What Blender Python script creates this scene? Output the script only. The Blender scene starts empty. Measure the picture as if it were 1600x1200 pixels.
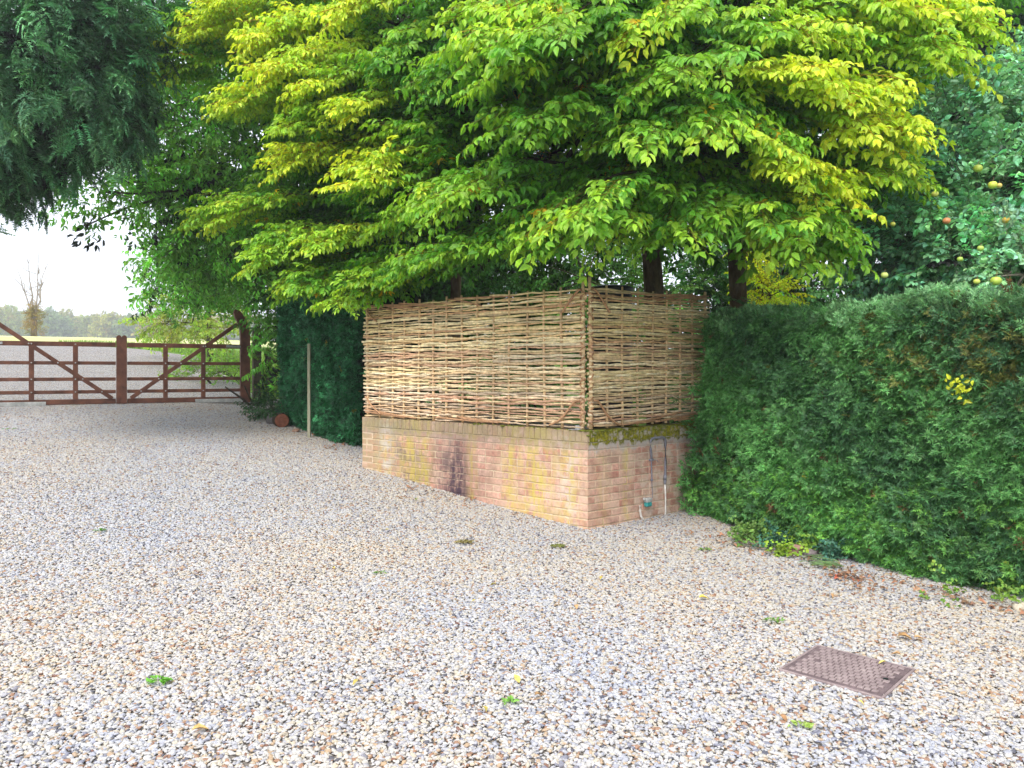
import bpy, math, random
import numpy as np
from mathutils import Vector
rng = np.random.default_rng(7); random.seed(7)
SC = bpy.context.scene; COL = SC.collection

# ---------------------------------------------------------------- camera
F = 1200.0; CX = 800.0; HY = 580.0; HC = 1.6        # focal length in photo pixels, horizon row, eye height
cam = bpy.data.cameras.new("camera"); co = bpy.data.objects.new("camera", cam); COL.objects.link(co)
co.location = (0, 0, HC); co.rotation_euler = (math.pi/2, 0, 0)
cam.sensor_width = 36; cam.lens = 27.0; cam.shift_y = -0.0125; cam.clip_start = 0.05; cam.clip_end = 5000
SC.camera = co
# ---------------------------------------------------------------- sky, sun, exposure
SUN_EL, SUN_AZ = math.radians(50), math.radians(-158)      # azimuth from +Y towards +X
W = bpy.data.worlds.new("World"); SC.world = W; W.use_nodes = True
nt = W.node_tree; bg = nt.nodes["Background"]
sky = nt.nodes.new("ShaderNodeTexSky"); sky.sky_type = 'NISHITA'; sky.sun_disc = False
sky.sun_elevation = SUN_EL; sky.sun_rotation = SUN_AZ; sky.dust_density = 4; sky.air_density = 1.0; sky.ozone_density = 2
mx = nt.nodes.new("ShaderNodeMix"); mx.data_type = 'RGBA'; mx.inputs[0].default_value = 0.72
nt.links.new(sky.outputs[0], mx.inputs[6]); mx.inputs[7].default_value = (9.3, 9.7, 10.7, 1)    # thin white overcast
nt.links.new(mx.outputs[2], bg.inputs[0]); bg.inputs[1].default_value = 0.1
sl = bpy.data.lights.new("sun", 'SUN'); sl.energy = 1.4; sl.angle = math.radians(20); sl.color = (1.0, 0.95, 0.87)
so = bpy.data.objects.new("sun", sl); COL.objects.link(so)
sd = Vector((math.sin(SUN_AZ)*math.cos(SUN_EL), math.cos(SUN_AZ)*math.cos(SUN_EL), math.sin(SUN_EL)))
so.rotation_euler = sd.to_track_quat('Z', 'Y').to_euler(); so.location = sd*50
SC.view_settings.view_transform = 'Standard'; SC.view_settings.look = 'None'
SC.view_settings.exposure = 1.25; SC.view_settings.gamma = 1
SC.cycles.max_bounces = 8; SC.cycles.transparent_max_bounces = 8

# ---------------------------------------------------------------- helpers
def srgb(r, g, b):
    f = lambda c: (c/255/12.92) if c/255 <= .04045 else ((c/255+.055)/1.055)**2.4
    return (f(r), f(g), f(b))
def A(*v): return np.array(v, float)
def unit(v):
    v = np.asarray(v, float); return v/(np.linalg.norm(v, axis=-1, keepdims=True)+1e-12)
GU = A(.861, .508); GN = A(-.508, .861); GC = A(-7.55, 14.85)      # gate line: centre, along, across
_S = [-900, 5.0, 6.5, 9.3, 16.6, 30, 60, 300, 1500]
_Z = [0, 0, .08, .39, .955, 2.40, 3.95, 13.2, 40]
def zs(s):
    return sum(np.interp(np.asarray(s)+d, _S, _Z) for d in (-1, -.5, 0, .5, 1))/5
def gz(x, y): return float(zs(-.508*x+.861*y))
def P(px, py, Y): return A((px-CX)/F*Y, Y, HC+(HY-py)/F*Y)
def gnd(px, py):
    k = (px-CX)/F; best = None
    for Y in np.arange(2, 60, .01):
        z = HC+(HY-py)/F*Y
        if z <= gz(k*Y, Y): return A(k*Y, Y, gz(k*Y, Y))
    return A(k*60, 60, gz(k*60, 60))
def on_line(P0, P1, px):             # point of a ground line seen at column px: fraction along it
    k = (px-CX)/F; d = np.asarray(P1)[:2]-np.asarray(P0)[:2]
    return (k*P0[1]-P0[0])/(d[0]-k*d[1])

class MB:
    """collects geometry for ONE mesh"""
    def __init__(s): s.v = []; s.f = {}; s.c = []; s.w = []; s.n = 0; s.smooth = False
    def add(s, v, faces, col=None, w=None):
        v = np.asarray(v, float).reshape(-1, 3)
        if isinstance(faces, np.ndarray): faces = [faces]
        groups = {}
        for q in faces:
            q = np.asarray(q)
            if q.ndim == 1: q = q[None]
            groups.setdefault(q.shape[1], []).append(q)
        for k, qs in groups.items(): s.f.setdefault(k, []).append(np.concatenate(qs)+s.n)
        s.v.append(v)
        c = np.ones((len(v), 3)) if col is None else np.broadcast_to(np.asarray(col, float), (len(v), 3))
        s.c.append(c); s.w.append(np.zeros((len(v), 3)) if w is None else np.asarray(w, float)); s.n += len(v)
        return s
    def box(s, c, size, ax=None, col=None, bev=0.0):
        h = np.asarray(size, float)/2
        if bev > 0:
            b = min(bev, h.min()*.6); pts = []
            bm_pts = []
            for sx in (-1, 1):
                for sy in (-1, 1):
                    for sz in (-1, 1):
                        bm_pts += [(sx*(h[0]), sy*(h[1]-b), sz*(h[2]-b)), (sx*(h[0]-b), sy*h[1], sz*(h[2]-b)), (sx*(h[0]-b), sy*(h[1]-b), sz*h[2])]
            v = np.array(bm_pts)
            import bmesh
            bm = bmesh.new(); [bm.verts.new(p) for p in v]; bmesh.ops.convex_hull(bm, input=bm.verts)
            bm.verts.index_update(); v = np.array([q.co[:] for q in bm.verts]); fs = [np.array([q.index for q in f.verts]) for f in bm.faces]; bm.free()
        else:
            v = np.array([(x, y, z) for x in (-h[0], h[0]) for y in (-h[1], h[1]) for z in (-h[2], h[2])])
            fs = [np.array(q) for q in ((0, 1, 3, 2), (4, 6, 7, 5), (0, 4, 5, 1), (2, 3, 7, 6), (0, 2, 6, 4), (1, 5, 7, 3))]
        if ax is not None: v = v @ np.asarray(ax, float)
        return s.add(v+np.asarray(c, float), fs, col)
    def tube(s, pts, r, n=8, col=None, caps=True):
        p = np.asarray(pts, float); m = len(p); r = np.broadcast_to(np.asarray(r, float), (m,))
        t = unit(np.gradient(p, axis=0)); up = A(0, 0, 1) if abs(t[:, 2]).mean() < .8 else A(1, 0, 0)
        a = unit(np.cross(t, up)); b = np.cross(a, t)
        th = np.linspace(0, 2*math.pi, n, endpoint=False)
        v = p[:, None]+r[:, None, None]*(np.cos(th)[None, :, None]*a[:, None]+np.sin(th)[None, :, None]*b[:, None])
        i = np.arange(m-1)[:, None]*n; j = np.arange(n)[None]; j2 = (j+1) % n
        q = np.stack([i+j, i+j2, i+n+j2, i+n+j], -1).reshape(-1, 4)
        fs = [q]
        if caps: fs += [np.arange(n)[::-1].copy(), np.arange(n)+(m-1)*n]
        c = None
        if col is not None:
            c = np.asarray(col, float)
            if c.ndim == 2: c = np.repeat(c, n, axis=0)
        return s.add(v.reshape(-1, 3), fs, c)
    def prism(s, outline, org, ux, uy, depth, col=None):       # 2-D outline (x,y) extruded along ux x uy
        o = np.asarray(outline, float); nrm = unit(np.cross(ux, uy)); k = len(o)
        f = np.asarray(org)+o[:, :1]*np.asarray(ux)+o[:, 1:]*np.asarray(uy)
        v = np.concatenate([f-nrm*depth/2, f+nrm*depth/2]); i = np.arange(k); j = (i+1) % k
        return s.add(v, [np.stack([i, j, j+k, i+k], -1), i[::-1].copy(), i+k], col)
    def build(s, name, mat, parent=None, smooth=False):
        me = bpy.data.meshes.new(name)
        v = np.concatenate(s.v).astype(np.float32); me.vertices.add(len(v)); me.vertices.foreach_set("co", v.ravel())
        loops = []; starts = []; tot = []; off = 0
        for k, qs in s.f.items():
            q = np.concatenate(qs); loops.append(q.ravel()); starts.append(off+np.arange(len(q))*k); tot.append(np.full(len(q), k)); off += q.size
        loops = np.concatenate(loops).astype(np.int32); starts = np.concatenate(starts).astype(np.int32); tot = np.concatenate(tot).astype(np.int32)
        me.loops.add(len(loops)); me.loops.foreach_set("vertex_index", loops)
        me.polygons.add(len(starts)); me.polygons.foreach_set("loop_start", starts); me.polygons.foreach_set("loop_total", tot)
        c = np.concatenate(s.c); a = me.attributes.new("col", 'FLOAT_COLOR', 'POINT')
        a.data.foreach_set("color", np.concatenate([c, np.ones((len(c), 1))], 1).astype(np.float32).ravel())
        w = np.concatenate(s.w)
        if np.abs(w).max() > 0:
            a = me.attributes.new("wuv", 'FLOAT_VECTOR', 'POINT'); a.data.foreach_set("vector", w.astype(np.float32).ravel())
        me.polygons.foreach_set("use_smooth", np.full(len(starts), smooth))
        me.update(calc_edges=True)
        if mat: me.materials.append(mat)
        o = bpy.data.objects.new(name, me); COL.objects.link(o)
        if parent: o.parent = parent
        return o
def tag(o, label=None, cat=None, group=None, kind=None):
    if label: o["label"] = label
    if cat: o["category"] = cat
    if group: o["group"] = group
    if kind: o["kind"] = kind
    return o
def empty(name, loc, label, cat, group=None):
    o = bpy.data.objects.new(name, None); o.empty_display_size = .1; COL.objects.link(o); o.location = loc
    bpy.context.view_layer.update()
    return tag(o, label, cat, group)
def under(o, root):                   # parent while keeping world position (root is an unrotated Empty)
    o.parent = root; o.location = Vector(o.location)-Vector(root.location); return o
def part(mb, name, mat, root, smooth=False):
    o = mb.build(name, mat, None, smooth)
    if root.type == 'EMPTY': under(o, root)
    else:
        o.parent = root; o.matrix_parent_inverse.identity()
    return o

# ---------------------------------------------------------------- materials
def newmat(name):
    m = bpy.data.materials.new(name); m.use_nodes = True; n = m.node_tree
    for x in list(n.nodes): n.nodes.remove(x)
    out = n.nodes.new("ShaderNodeOutputMaterial"); return m, n, out
def nd(n, t, **kw):
    x = n.nodes.new(t)
    for k, v in kw.items(): setattr(x, k, v)
    return x
def noise(n, scale, detail=4, vec=None, rough=.55):
    x = nd(n, "ShaderNodeTexNoise"); x.inputs["Scale"].default_value = scale; x.inputs["Detail"].default_value = detail; x.inputs["Roughness"].default_value = rough
    if vec is not None: n.links.new(vec, x.inputs["Vector"])
    return x
def ramp(n, src, stops, interp='LINEAR'):
    r = nd(n, "ShaderNodeValToRGB"); e = r.color_ramp; e.interpolation = interp
    while len(e.elements) < len(stops): e.elements.new(.5)
    for el, (p, c) in zip(e.elements, stops):
        el.position = p; el.color = (*c, 1) if not np.isscalar(c) else (c, c, c, 1)
    n.links.new(src, r.inputs[0]); return r
def mixc(n, fac, a, b, mode='MIX'):
    m = nd(n, "ShaderNodeMix", data_type='RGBA', blend_type=mode)
    for s, v in ((m.inputs[0], fac), (m.inputs[6], a), (m.inputs[7], b)):
        if hasattr(v, 'is_output'): n.links.new(v, s)
        elif np.isscalar(v): s.default_value = v
        else: s.default_value = (*v, 1)
    return m.outputs[2]
def math_(n, op, a, b=0., clamp=False):
    m = nd(n, "ShaderNodeMath", operation=op, use_clamp=clamp)
    for s, v in ((m.inputs[0], a), (m.inputs[1], b)):
        if hasattr(v, 'is_output'): n.links.new(v, s)
        else: s.default_value = v
    return m.outputs[0]
def bump(n, h, strength, dist):
    b = nd(n, "ShaderNodeBump"); b.inputs["Strength"].default_value = strength; b.inputs["Distance"].default_value = dist
    n.links.new(h, b.inputs["Height"]); return b.outputs[0]
def princ(n, out, col, rough=.7, spec=.3, metal=0., normal=None):
    p = nd(n, "ShaderNodeBsdfPrincipled")
    if hasattr(col, 'is_output'): n.links.new(col, p.inputs["Base Color"])
    else: p.inputs["Base Color"].default_value = (*col, 1)
    if hasattr(rough, 'is_output'): n.links.new(rough, p.inputs["Roughness"])
    else: p.inputs["Roughness"].default_value = rough
    p.inputs["Specular IOR Level"].default_value = spec; p.inputs["Metallic"].default_value = metal
    if normal is not None: n.links.new(normal, p.inputs["Normal"])
    n.links.new(p.outputs[0], out.inputs[0]); return p
def geo_pos(n): return nd(n, "ShaderNodeNewGeometry").outputs["Position"]

def leaf_mat(name, trans=.4, rough=.45, spec=.35, tcol=(1.25, 1.25, .6)):
    m, n, out = newmat(name)
    a = nd(n, "ShaderNodeAttribute", attribute_name="col")
    nz = noise(n, 60, 2, geo_pos(n)); c = mixc(n, .35, a.outputs[0], mixc(n, 1., a.outputs[0], ramp(n, nz.outputs[0], [(.3, .55), (.7, 1.5)]).outputs[0], 'MULTIPLY'))
    p = princ(n, out, c, rough, spec)
    t = nd(n, "ShaderNodeBsdfTranslucent"); n.links.new(mixc(n, 1., c, tcol, 'MULTIPLY'), t.inputs[0])
    ms = nd(n, "ShaderNodeMixShader"); ms.inputs[0].default_value = trans
    n.links.new(p.outputs[0], ms.inputs[1]); n.links.new(t.outputs[0], ms.inputs[2]); n.links.new(ms.outputs[0], out.inputs[0])
    return m
M_LEAF = leaf_mat("broad_leaf"); M_GLOSS = leaf_mat("glossy_leaf", .22, .48, .35); M_NEEDLE = leaf_mat("needle", .18, .5, .3, (1.1, 1.2, .8))
def noisy(name, c1, c2, scale=8, rough=.75, spec=.25, bs=.3, bd=.005, stretch=(1, 1, 1), bscale=None, metal=0.):
    m, n, out = newmat(name)
    mp = nd(n, "ShaderNodeMapping"); n.links.new(geo_pos(n), mp.inputs[0]); mp.inputs["Scale"].default_value = stretch
    nz = noise(n, scale, 6, mp.outputs[0]); c = ramp(n, nz.outputs[0], [(.3, c1), (.7, c2)]).outputs[0]
    n2 = noise(n, bscale or scale*5, 5, mp.outputs[0])
    c = mixc(n, .4, c, mixc(n, 1., c, ramp(n, n2.outputs[0], [(.3, .5), (.7, 1.4)]).outputs[0], 'MULTIPLY'))
    princ(n, out, c, rough, spec, metal, bump(n, n2.outputs[0], bs, bd)); return m
def col_noisy(name, scale=10, rough=.7, spec=.3, bs=.3, bd=.004, lo=.6, hi=1.35, stretch=(1, 1, 1)):
    m, n, out = newmat(name); a = nd(n, "ShaderNodeAttribute", attribute_name="col")
    mp = nd(n, "ShaderNodeMapping"); n.links.new(geo_pos(n), mp.inputs[0]); mp.inputs["Scale"].default_value = stretch
    nz = noise(n, scale, 6, mp.outputs[0]); c = mixc(n, 1., a.outputs[0], ramp(n, nz.outputs[0], [(.3, lo), (.7, hi)]).outputs[0], 'MULTIPLY')
    princ(n, out, c, rough, spec, 0., bump(n, nz.outputs[0], bs, bd)); return m
M_BARK = noisy("bark", srgb(74, 62, 48), srgb(136, 118, 92), 14, .9, .1, .8, .02, (1, 1, .25))
M_BARKD = noisy("dark_bark", srgb(44, 40, 32), srgb(84, 74, 60), 14, .9, .1, .8, .02, (1, 1, .25))
M_TWIG = noisy("twig_bark", srgb(92, 78, 58), srgb(140, 122, 96), 40, .85, .1)
M_PALETWIG = noisy("pale_twig", srgb(120, 112, 104), srgb(170, 160, 150), 20, .85, .1)
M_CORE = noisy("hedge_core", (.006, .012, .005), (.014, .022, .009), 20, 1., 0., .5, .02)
M_GATE = noisy("gate_wood", srgb(82, 50, 38), srgb(128, 82, 62), 6, .6, .35, .3, .003, (1, 1, 1), 90)
M_OLDWOOD = noisy("old_wood", srgb(70, 62, 52), srgb(118, 106, 90), 9, .85, .15, .5, .006, (1, 1, 1), 60)
M_STAKE = noisy("stake_wood", srgb(126, 130, 104), srgb(176, 172, 148), 6, .8, .15, .4, .003, (1, 1, .2), 60)
M_GREYBOARD = noisy("grey_board", srgb(150, 152, 150), srgb(196, 196, 192), 6, .7, .3)
M_METAL = noisy("galvanised", srgb(150, 150, 150), srgb(200, 200, 200), 20, .4, .5, .1, .001, (1, 1, 1), None, .6)
M_CAST = noisy("cover_iron", srgb(122, 106, 106), srgb(158, 142, 140), 9, .65, .4, .35, .0015, (1, 1, 1), 120)
M_PIPE = noisy("grey_conduit", srgb(112, 112, 122), srgb(150, 150, 160), 20, .5, .4, .1, .001)
M_WHITE = noisy("white_hose", srgb(205, 200, 190), srgb(235, 232, 226), 30, .5, .4, .1, .001)
M_TEAL = noisy("teal_plastic", srgb(40, 130, 130), srgb(70, 165, 160), 30, .45, .4, .1, .001)
M_BLACK = noisy("black_plastic", srgb(22, 26, 30), srgb(42, 47, 52), 12, .4, .5, .1, .001)
M_WILLOW = col_noisy("willow_rod", 26, .62, .3, .6, .004, .72, 1.22)
M_STONE = col_noisy("stone", 18, .85, .2, .8, .01)
M_LITTER = col_noisy("dry_leaf", 30, .8, .2, .4, .003)
M_APPLE = col_noisy("apple_skin", 14, .4, .5, .1, .002, .8, 1.2)

# ---------------------------------------------------------------- ground
def grid_mesh(name, xs, ys, fz, mat, keep=None):
    X, Y = np.meshgrid(xs, ys); v = np.stack([X, Y, fz(X, Y)], -1).reshape(-1, 3); nx = len(xs)
    i = (np.arange(len(ys)-1)[:, None]*nx+np.arange(nx-1)[None]).ravel()
    q = np.stack([i, i+1, i+nx+1, i+nx], -1)
    if keep is not None: q = q[keep(v[q].mean(1))]
    return MB().add(v, q).build(name, mat, None, True)
m, n, out = newmat("field_grass"); pos = geo_pos(n)
nz = noise(n, .08, 5, pos); c = ramp(n, nz.outputs[0], [(.35, srgb(160, 168, 96)), (.65, srgb(206, 204, 150))]).outputs[0]
sx = nd(n, "ShaderNodeSeparateXYZ"); n.links.new(pos, sx.inputs[0])
sv = math_(n, 'ADD', math_(n, 'MULTIPLY', sx.outputs[0], -.508), math_(n, 'MULTIPLY', sx.outputs[1], .861))
near = ramp(n, math_(n, 'DIVIDE', sv, 100.), [(.34, 1.), (.42, 0.)]).outputs[0]
n2 = noise(n, 5, 6, pos); cg = ramp(n, n2.outputs[0], [(.35, srgb(62, 98, 30)), (.65, srgb(120, 150, 62))]).outputs[0]
c = mixc(n, near, c, cg); nb = noise(n, 30, 4, pos)
princ(n, out, c, .9, .1, 0., bump(n, nb.outputs[0], .6, .04)); M_GRASS = m
gx = np.concatenate([-np.geomspace(460, 41, 30), np.arange(-40, 30.1, .5), np.geomspace(31, 460, 30)])
gy = np.concatenate([-np.geomspace(60, 11, 10), np.arange(-10, 50.1, .5), np.geomspace(51, 460, 40)])
g = grid_mesh("ground", gx, gy, lambda X, Y: zs(-.508*X+.861*Y)-.035, M_GRASS); tag(g, kind="structure")

DKS = .61
m, n, out = newmat("gravel_bed"); pos = geo_pos(n)
vo = nd(n, "ShaderNodeTexVoronoi"); vo.inputs["Scale"].default_value = 46; n.links.new(pos, vo.inputs["Vector"])
sep = nd(n, "ShaderNodeSeparateColor"); n.links.new(vo.outputs["Color"], sep.inputs[0])
STONES = [(0., srgb(226, 220, 212)), (.30, srgb(238, 232, 224)), (.46, srgb(208, 206, 210)), (.60, srgb(230, 216, 192)), (.74, srgb(196, 195, 200)), (.80, srgb(216, 186, 152)), (.87, srgb(160, 158, 168)), (.92, srgb(188, 146, 118)), (.965, srgb(116, 114, 122)), (.985, srgb(152, 112, 96))]
STONES = [(p_, tuple(DKS*q_*t_ for q_, t_ in zip(c_, (.975, 1.0, 1.02)))) for p_, c_ in STONES]
c = ramp(n, sep.outputs[0], STONES, 'CONSTANT').outputs[0]
dk = ramp(n, vo.outputs["Distance"], [(.25, 1.), (.75, .35)]).outputs[0]
c = mixc(n, 1., c, dk, 'MULTIPLY')
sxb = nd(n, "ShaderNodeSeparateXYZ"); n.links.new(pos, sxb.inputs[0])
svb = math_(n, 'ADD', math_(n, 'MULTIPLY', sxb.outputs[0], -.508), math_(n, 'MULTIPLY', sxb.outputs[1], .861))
c = mixc(n, ramp(n, math_(n, 'DIVIDE', svb, 20.), [(.78, 1.), (.83, 0.)]).outputs[0], c, (.20, .175, .15))       # brown bed darkened near the viewer: painted shade in gaps between stones
hh = math_(n, 'SUBTRACT', 1., vo.outputs["Distance"])
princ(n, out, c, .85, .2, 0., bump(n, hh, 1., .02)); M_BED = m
def drive_right(s): return np.interp(s, [-30, 15, 17.2, 27, 37, 60], [26, 6, 2.7, 2.9, -2, -14])
def drive_left(s): return np.interp(s, [-30, 14, 17.5, 60], [-26, -8, -14, -60])
ss = np.concatenate([np.arange(-12, 40, .35)]); fr = np.linspace(0, 1, 90)
SS, FR = np.meshgrid(ss, fr, indexing='ij'); UU = drive_left(SS)*(1-FR)+drive_right(SS)*FR
# back to world: xy = u*GU + s*GN (+ offset so that u=0 at the gate centre)
u0 = GC @ GU; XX = (UU+u0)*GU[0]+SS*GN[0]; YY = (UU+u0)*GU[1]+SS*GN[1]
v = np.stack([XX, YY, zs(-.508*XX+.861*YY)-.006], -1).reshape(-1, 3)
i = (np.arange(len(ss)-1)[:, None]*90+np.arange(89)[None]).ravel()
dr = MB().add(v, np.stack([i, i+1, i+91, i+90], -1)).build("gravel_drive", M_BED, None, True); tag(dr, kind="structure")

# wall corner points (top of the brick wall), real metres
WC = A(.732, 7.44); WL = A(-1.893, 9.71); WR = A(2.235, 8.65); WTOP = 1.02
# inspection cover corners on the gravel
cov = np.array([gnd(1272.6, 1011)[:2], gnd(1422, 1045)[:2], gnd(1379, 1097)[:2], gnd(1229, 1051)[:2]])
cc = cov.mean(0); ca = unit((cov[1]-cov[0])+(cov[2]-cov[3])); cb = A(-ca[1], ca[0]); LW, LH = .51, .49
def stone_nodes(mat, dens, seed, smin, smax):
    ng = bpy.data.node_groups.new("gravel_scatter", 'GeometryNodeTree')
    ng.interface.new_socket("Geometry", in_out='INPUT', socket_type='NodeSocketGeometry')
    ng.interface.new_socket("Geometry", in_out='OUTPUT', socket_type='NodeSocketGeometry')
    L = ng.links.new; N = ng.nodes.new
    gi = N("NodeGroupInput"); go = N("NodeGroupOutput"); dp = N("GeometryNodeDistributePointsOnFaces")
    dp.inputs["Density"].default_value = dens; dp.inputs["Seed"].default_value = seed; L(gi.outputs[0], dp.inputs["Mesh"])
    g2 = N("GeometryNodeGeometryToInstance")
    for k in range(6):
        ic = N("GeometryNodeMeshIcoSphere"); ic.inputs["Radius"].default_value = 1; ic.inputs["Subdivisions"].default_value = 2
        ps = N("GeometryNodeInputPosition"); ad = N("ShaderNodeVectorMath"); ad.operation = 'ADD'; ad.inputs[1].default_value = (k*7.3, k*3.1, k)
        L(ps.outputs[0], ad.inputs[0]); nz = N("ShaderNodeTexNoise"); nz.inputs["Scale"].default_value = .9; nz.inputs["Detail"].default_value = 1.5; L(ad.outputs[0], nz.inputs["Vector"])
        sb = N("ShaderNodeVectorMath"); sb.operation = 'SUBTRACT'; sb.inputs[1].default_value = (.5, .5, .5); L(nz.outputs["Color"], sb.inputs[0])
        sc = N("ShaderNodeVectorMath"); sc.operation = 'SCALE'; sc.inputs["Scale"].default_value = 1.9; L(sb.outputs[0], sc.inputs[0])
        sp = N("GeometryNodeSetPosition"); L(ic.outputs[0], sp.inputs[0]); L(sc.outputs[0], sp.inputs["Offset"])
        tr = N("GeometryNodeTransform"); tr.inputs["Scale"].default_value = (1.15, .62+.07*k, .46+.05*(k % 3)); L(sp.outputs[0], tr.inputs[0])
        sh = N("GeometryNodeSetShadeSmooth"); L(tr.outputs[0], sh.inputs[0]); sm = N("GeometryNodeSetMaterial"); sm.inputs["Material"].default_value = mat
        L(sh.outputs[0], sm.inputs[0]); L(sm.outputs[0], g2.inputs[0])
    ip = N("GeometryNodeInstanceOnPoints"); ip.inputs["Pick Instance"].default_value = True
    L(dp.outputs[0], ip.inputs[0]); L(g2.outputs[0], ip.inputs["Instance"])
    ri = N("FunctionNodeRandomValue"); ri.data_type = 'INT'; ri.inputs[4].default_value = 0; ri.inputs[5].default_value = 5; L(ri.outputs[2], ip.inputs["Instance Index"])
    rr = N("FunctionNodeRandomValue"); rr.data_type = 'FLOAT_VECTOR'; rr.inputs[0].default_value = (-.5, -.5, 0); rr.inputs[1].default_value = (.5, .5, 6.283); rr.inputs["Seed"].default_value = 3
    L(rr.outputs[0], ip.inputs["Rotation"])
    rs = N("FunctionNodeRandomValue"); rs.data_type = 'FLOAT'; rs.inputs["Seed"].default_value = 9; rs.inputs[2].default_value = 0; rs.inputs[3].default_value = 1
    pw = N("ShaderNodeMath"); pw.operation = 'POWER'; pw.inputs[1].default_value = 2.2; L(rs.outputs[1], pw.inputs[0])
    mr = N("ShaderNodeMapRange"); mr.inputs["To Min"].default_value = smin; mr.inputs["To Max"].default_value = smax; L(pw.outputs[0], mr.inputs[0]); L(mr.outputs[0], ip.inputs["Scale"])
    L(ip.outputs[0], go.inputs[0]); return ng
m, n, out = newmat("pebble"); oi = nd(n, "ShaderNodeObjectInfo")
c = ramp(n, oi.outputs["Random"], STONES, 'CONSTANT').outputs[0]; pos = geo_pos(n)
big = noise(n, .35, 3, pos); tint = ramp(n, big.outputs[0], [(.38, (1.04, 1.0, .94)), (.62, (.93, .97, 1.06))]).outputs[0]
c = mixc(n, 1., c, tint, 'MULTIPLY'); fine = noise(n, 120, 4, pos)
c = mixc(n, 1., c, ramp(n, fine.outputs[0], [(.3, .82), (.7, 1.1)]).outputs[0], 'MULTIPLY')
princ(n, out, c, .7, .3, 0., bump(n, fine.outputs[0], .4, .002)); M_PEB = m
def keep_near(c):
    d = c[:, :2]-cc; inside = (abs(d @ ca) < LW/2-.012) & (abs(d @ cb) < LH/2-.012)
    vis = (-.508*c[:, 0]+.861*c[:, 1] < 16.5+rng.random(len(c))) & (c[:, 0] > -.70*c[:, 1]-1.3) & (c[:, 0] < .70*c[:, 1]+2.6)
    hedge = (c[:, 0]-1.95)*2.81+(c[:, 1]-7.9)*1.59 > 1.4
    encl = ((c[:, 0]-WC[0])*(.655)+(c[:, 1]-WC[1])*.756 > .15) & (c[:, 0] > -1.8) & ((c[:, 0]-WC[0])*-.62+(c[:, 1]-WC[1])*.78 > .15)
    return ~inside & vis & ~hedge & ~encl
xs = np.arange(-9.5, 6, .06)
for nm, y0, y1, dens, smin, smax, seed in (("gravel_stones", 2.0, 15.5, 5600, .0066, .0168, 1),):
    o = grid_mesh(nm, np.arange(-12, 7, .06), np.arange(y0, y1, .06), lambda X, Y: zs(-.508*X+.861*Y), M_PEB, keep_near)
    tag(o, kind="stuff"); o["label"] = "pale mixed gravel stones spread over the near drive" if y0 < 5 else "pale gravel stones on the drive up towards the gate"
    o["category"] = "gravel"
    md = o.modifiers.new("scatter", 'NODES'); md.node_group = stone_nodes(M_PEB, dens, seed, smin, smax)

# ---------------------------------------------------------------- leaf and sprig templates
def leaf_tpl(w=.42, fold=.10, droop=.18):     # unit leaf along +x, normal +z, folded on its midrib, pointed tip
    v = A(*[(0, 0, 0), (.33, 0, 0), (.68, 0, -droop*.4), (1, 0, -droop),
            (.18, w*.62, fold), (.48, w, fold), (.80, w*.52, fold*.6-droop*.55), (.18, -w*.62, fold), (.48, -w, fold), (.80, -w*.52, fold*.6-droop*.55)]).reshape(-1, 3)
    v[:, 1] *= .62
    q = [np.array([[0, 1, 5, 4], [1, 2, 6, 5], [0, 7, 8, 1], [1, 8, 9, 2]]), np.array([[2, 3, 6], [2, 9, 3]])]
    return v, q
def frames(fwd, nrm):
    f = unit(fwd); n = unit(nrm-(nrm*f).sum(-1, keepdims=True)*f); return np.stack([f, np.cross(n, f), n], -2)   # rows: x,y,z axes
def stamp(mb, tv, tq, pos, R, sc, col, tvar=None):
    pos = np.asarray(pos, float); N = len(pos); k = len(tv)
    v = np.einsum('kj,njl->nkl', tv, R)*np.asarray(sc).reshape(-1, 1, 1)+pos[:, None]
    off = (np.arange(N)*k)[:, None, None]
    fs = [(q[None]+off).reshape(-1, q.shape[1]) for q in tq]
    c = np.broadcast_to(np.asarray(col, float)[:, None, :], (N, k, 3))
    if tvar is not None: c = c*tvar[None]
    mb.add(v.reshape(-1, 3), fs, c.reshape(-1, 3))
def merge(parts):                     # [(v, [faces], var)] -> one template
    vs = []; fs = {}; va = []; off = 0
    for v, qs, c in parts:
        vs.append(v); va.append(np.broadcast_to(c, (len(v), 3)))
        for q in qs:
            q = np.atleast_2d(q); fs.setdefault(q.shape[1], []).append(q+off)
        off += len(v)
    return np.concatenate(vs), [np.concatenate(x) for x in fs.values()], np.concatenate(va)
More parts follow.
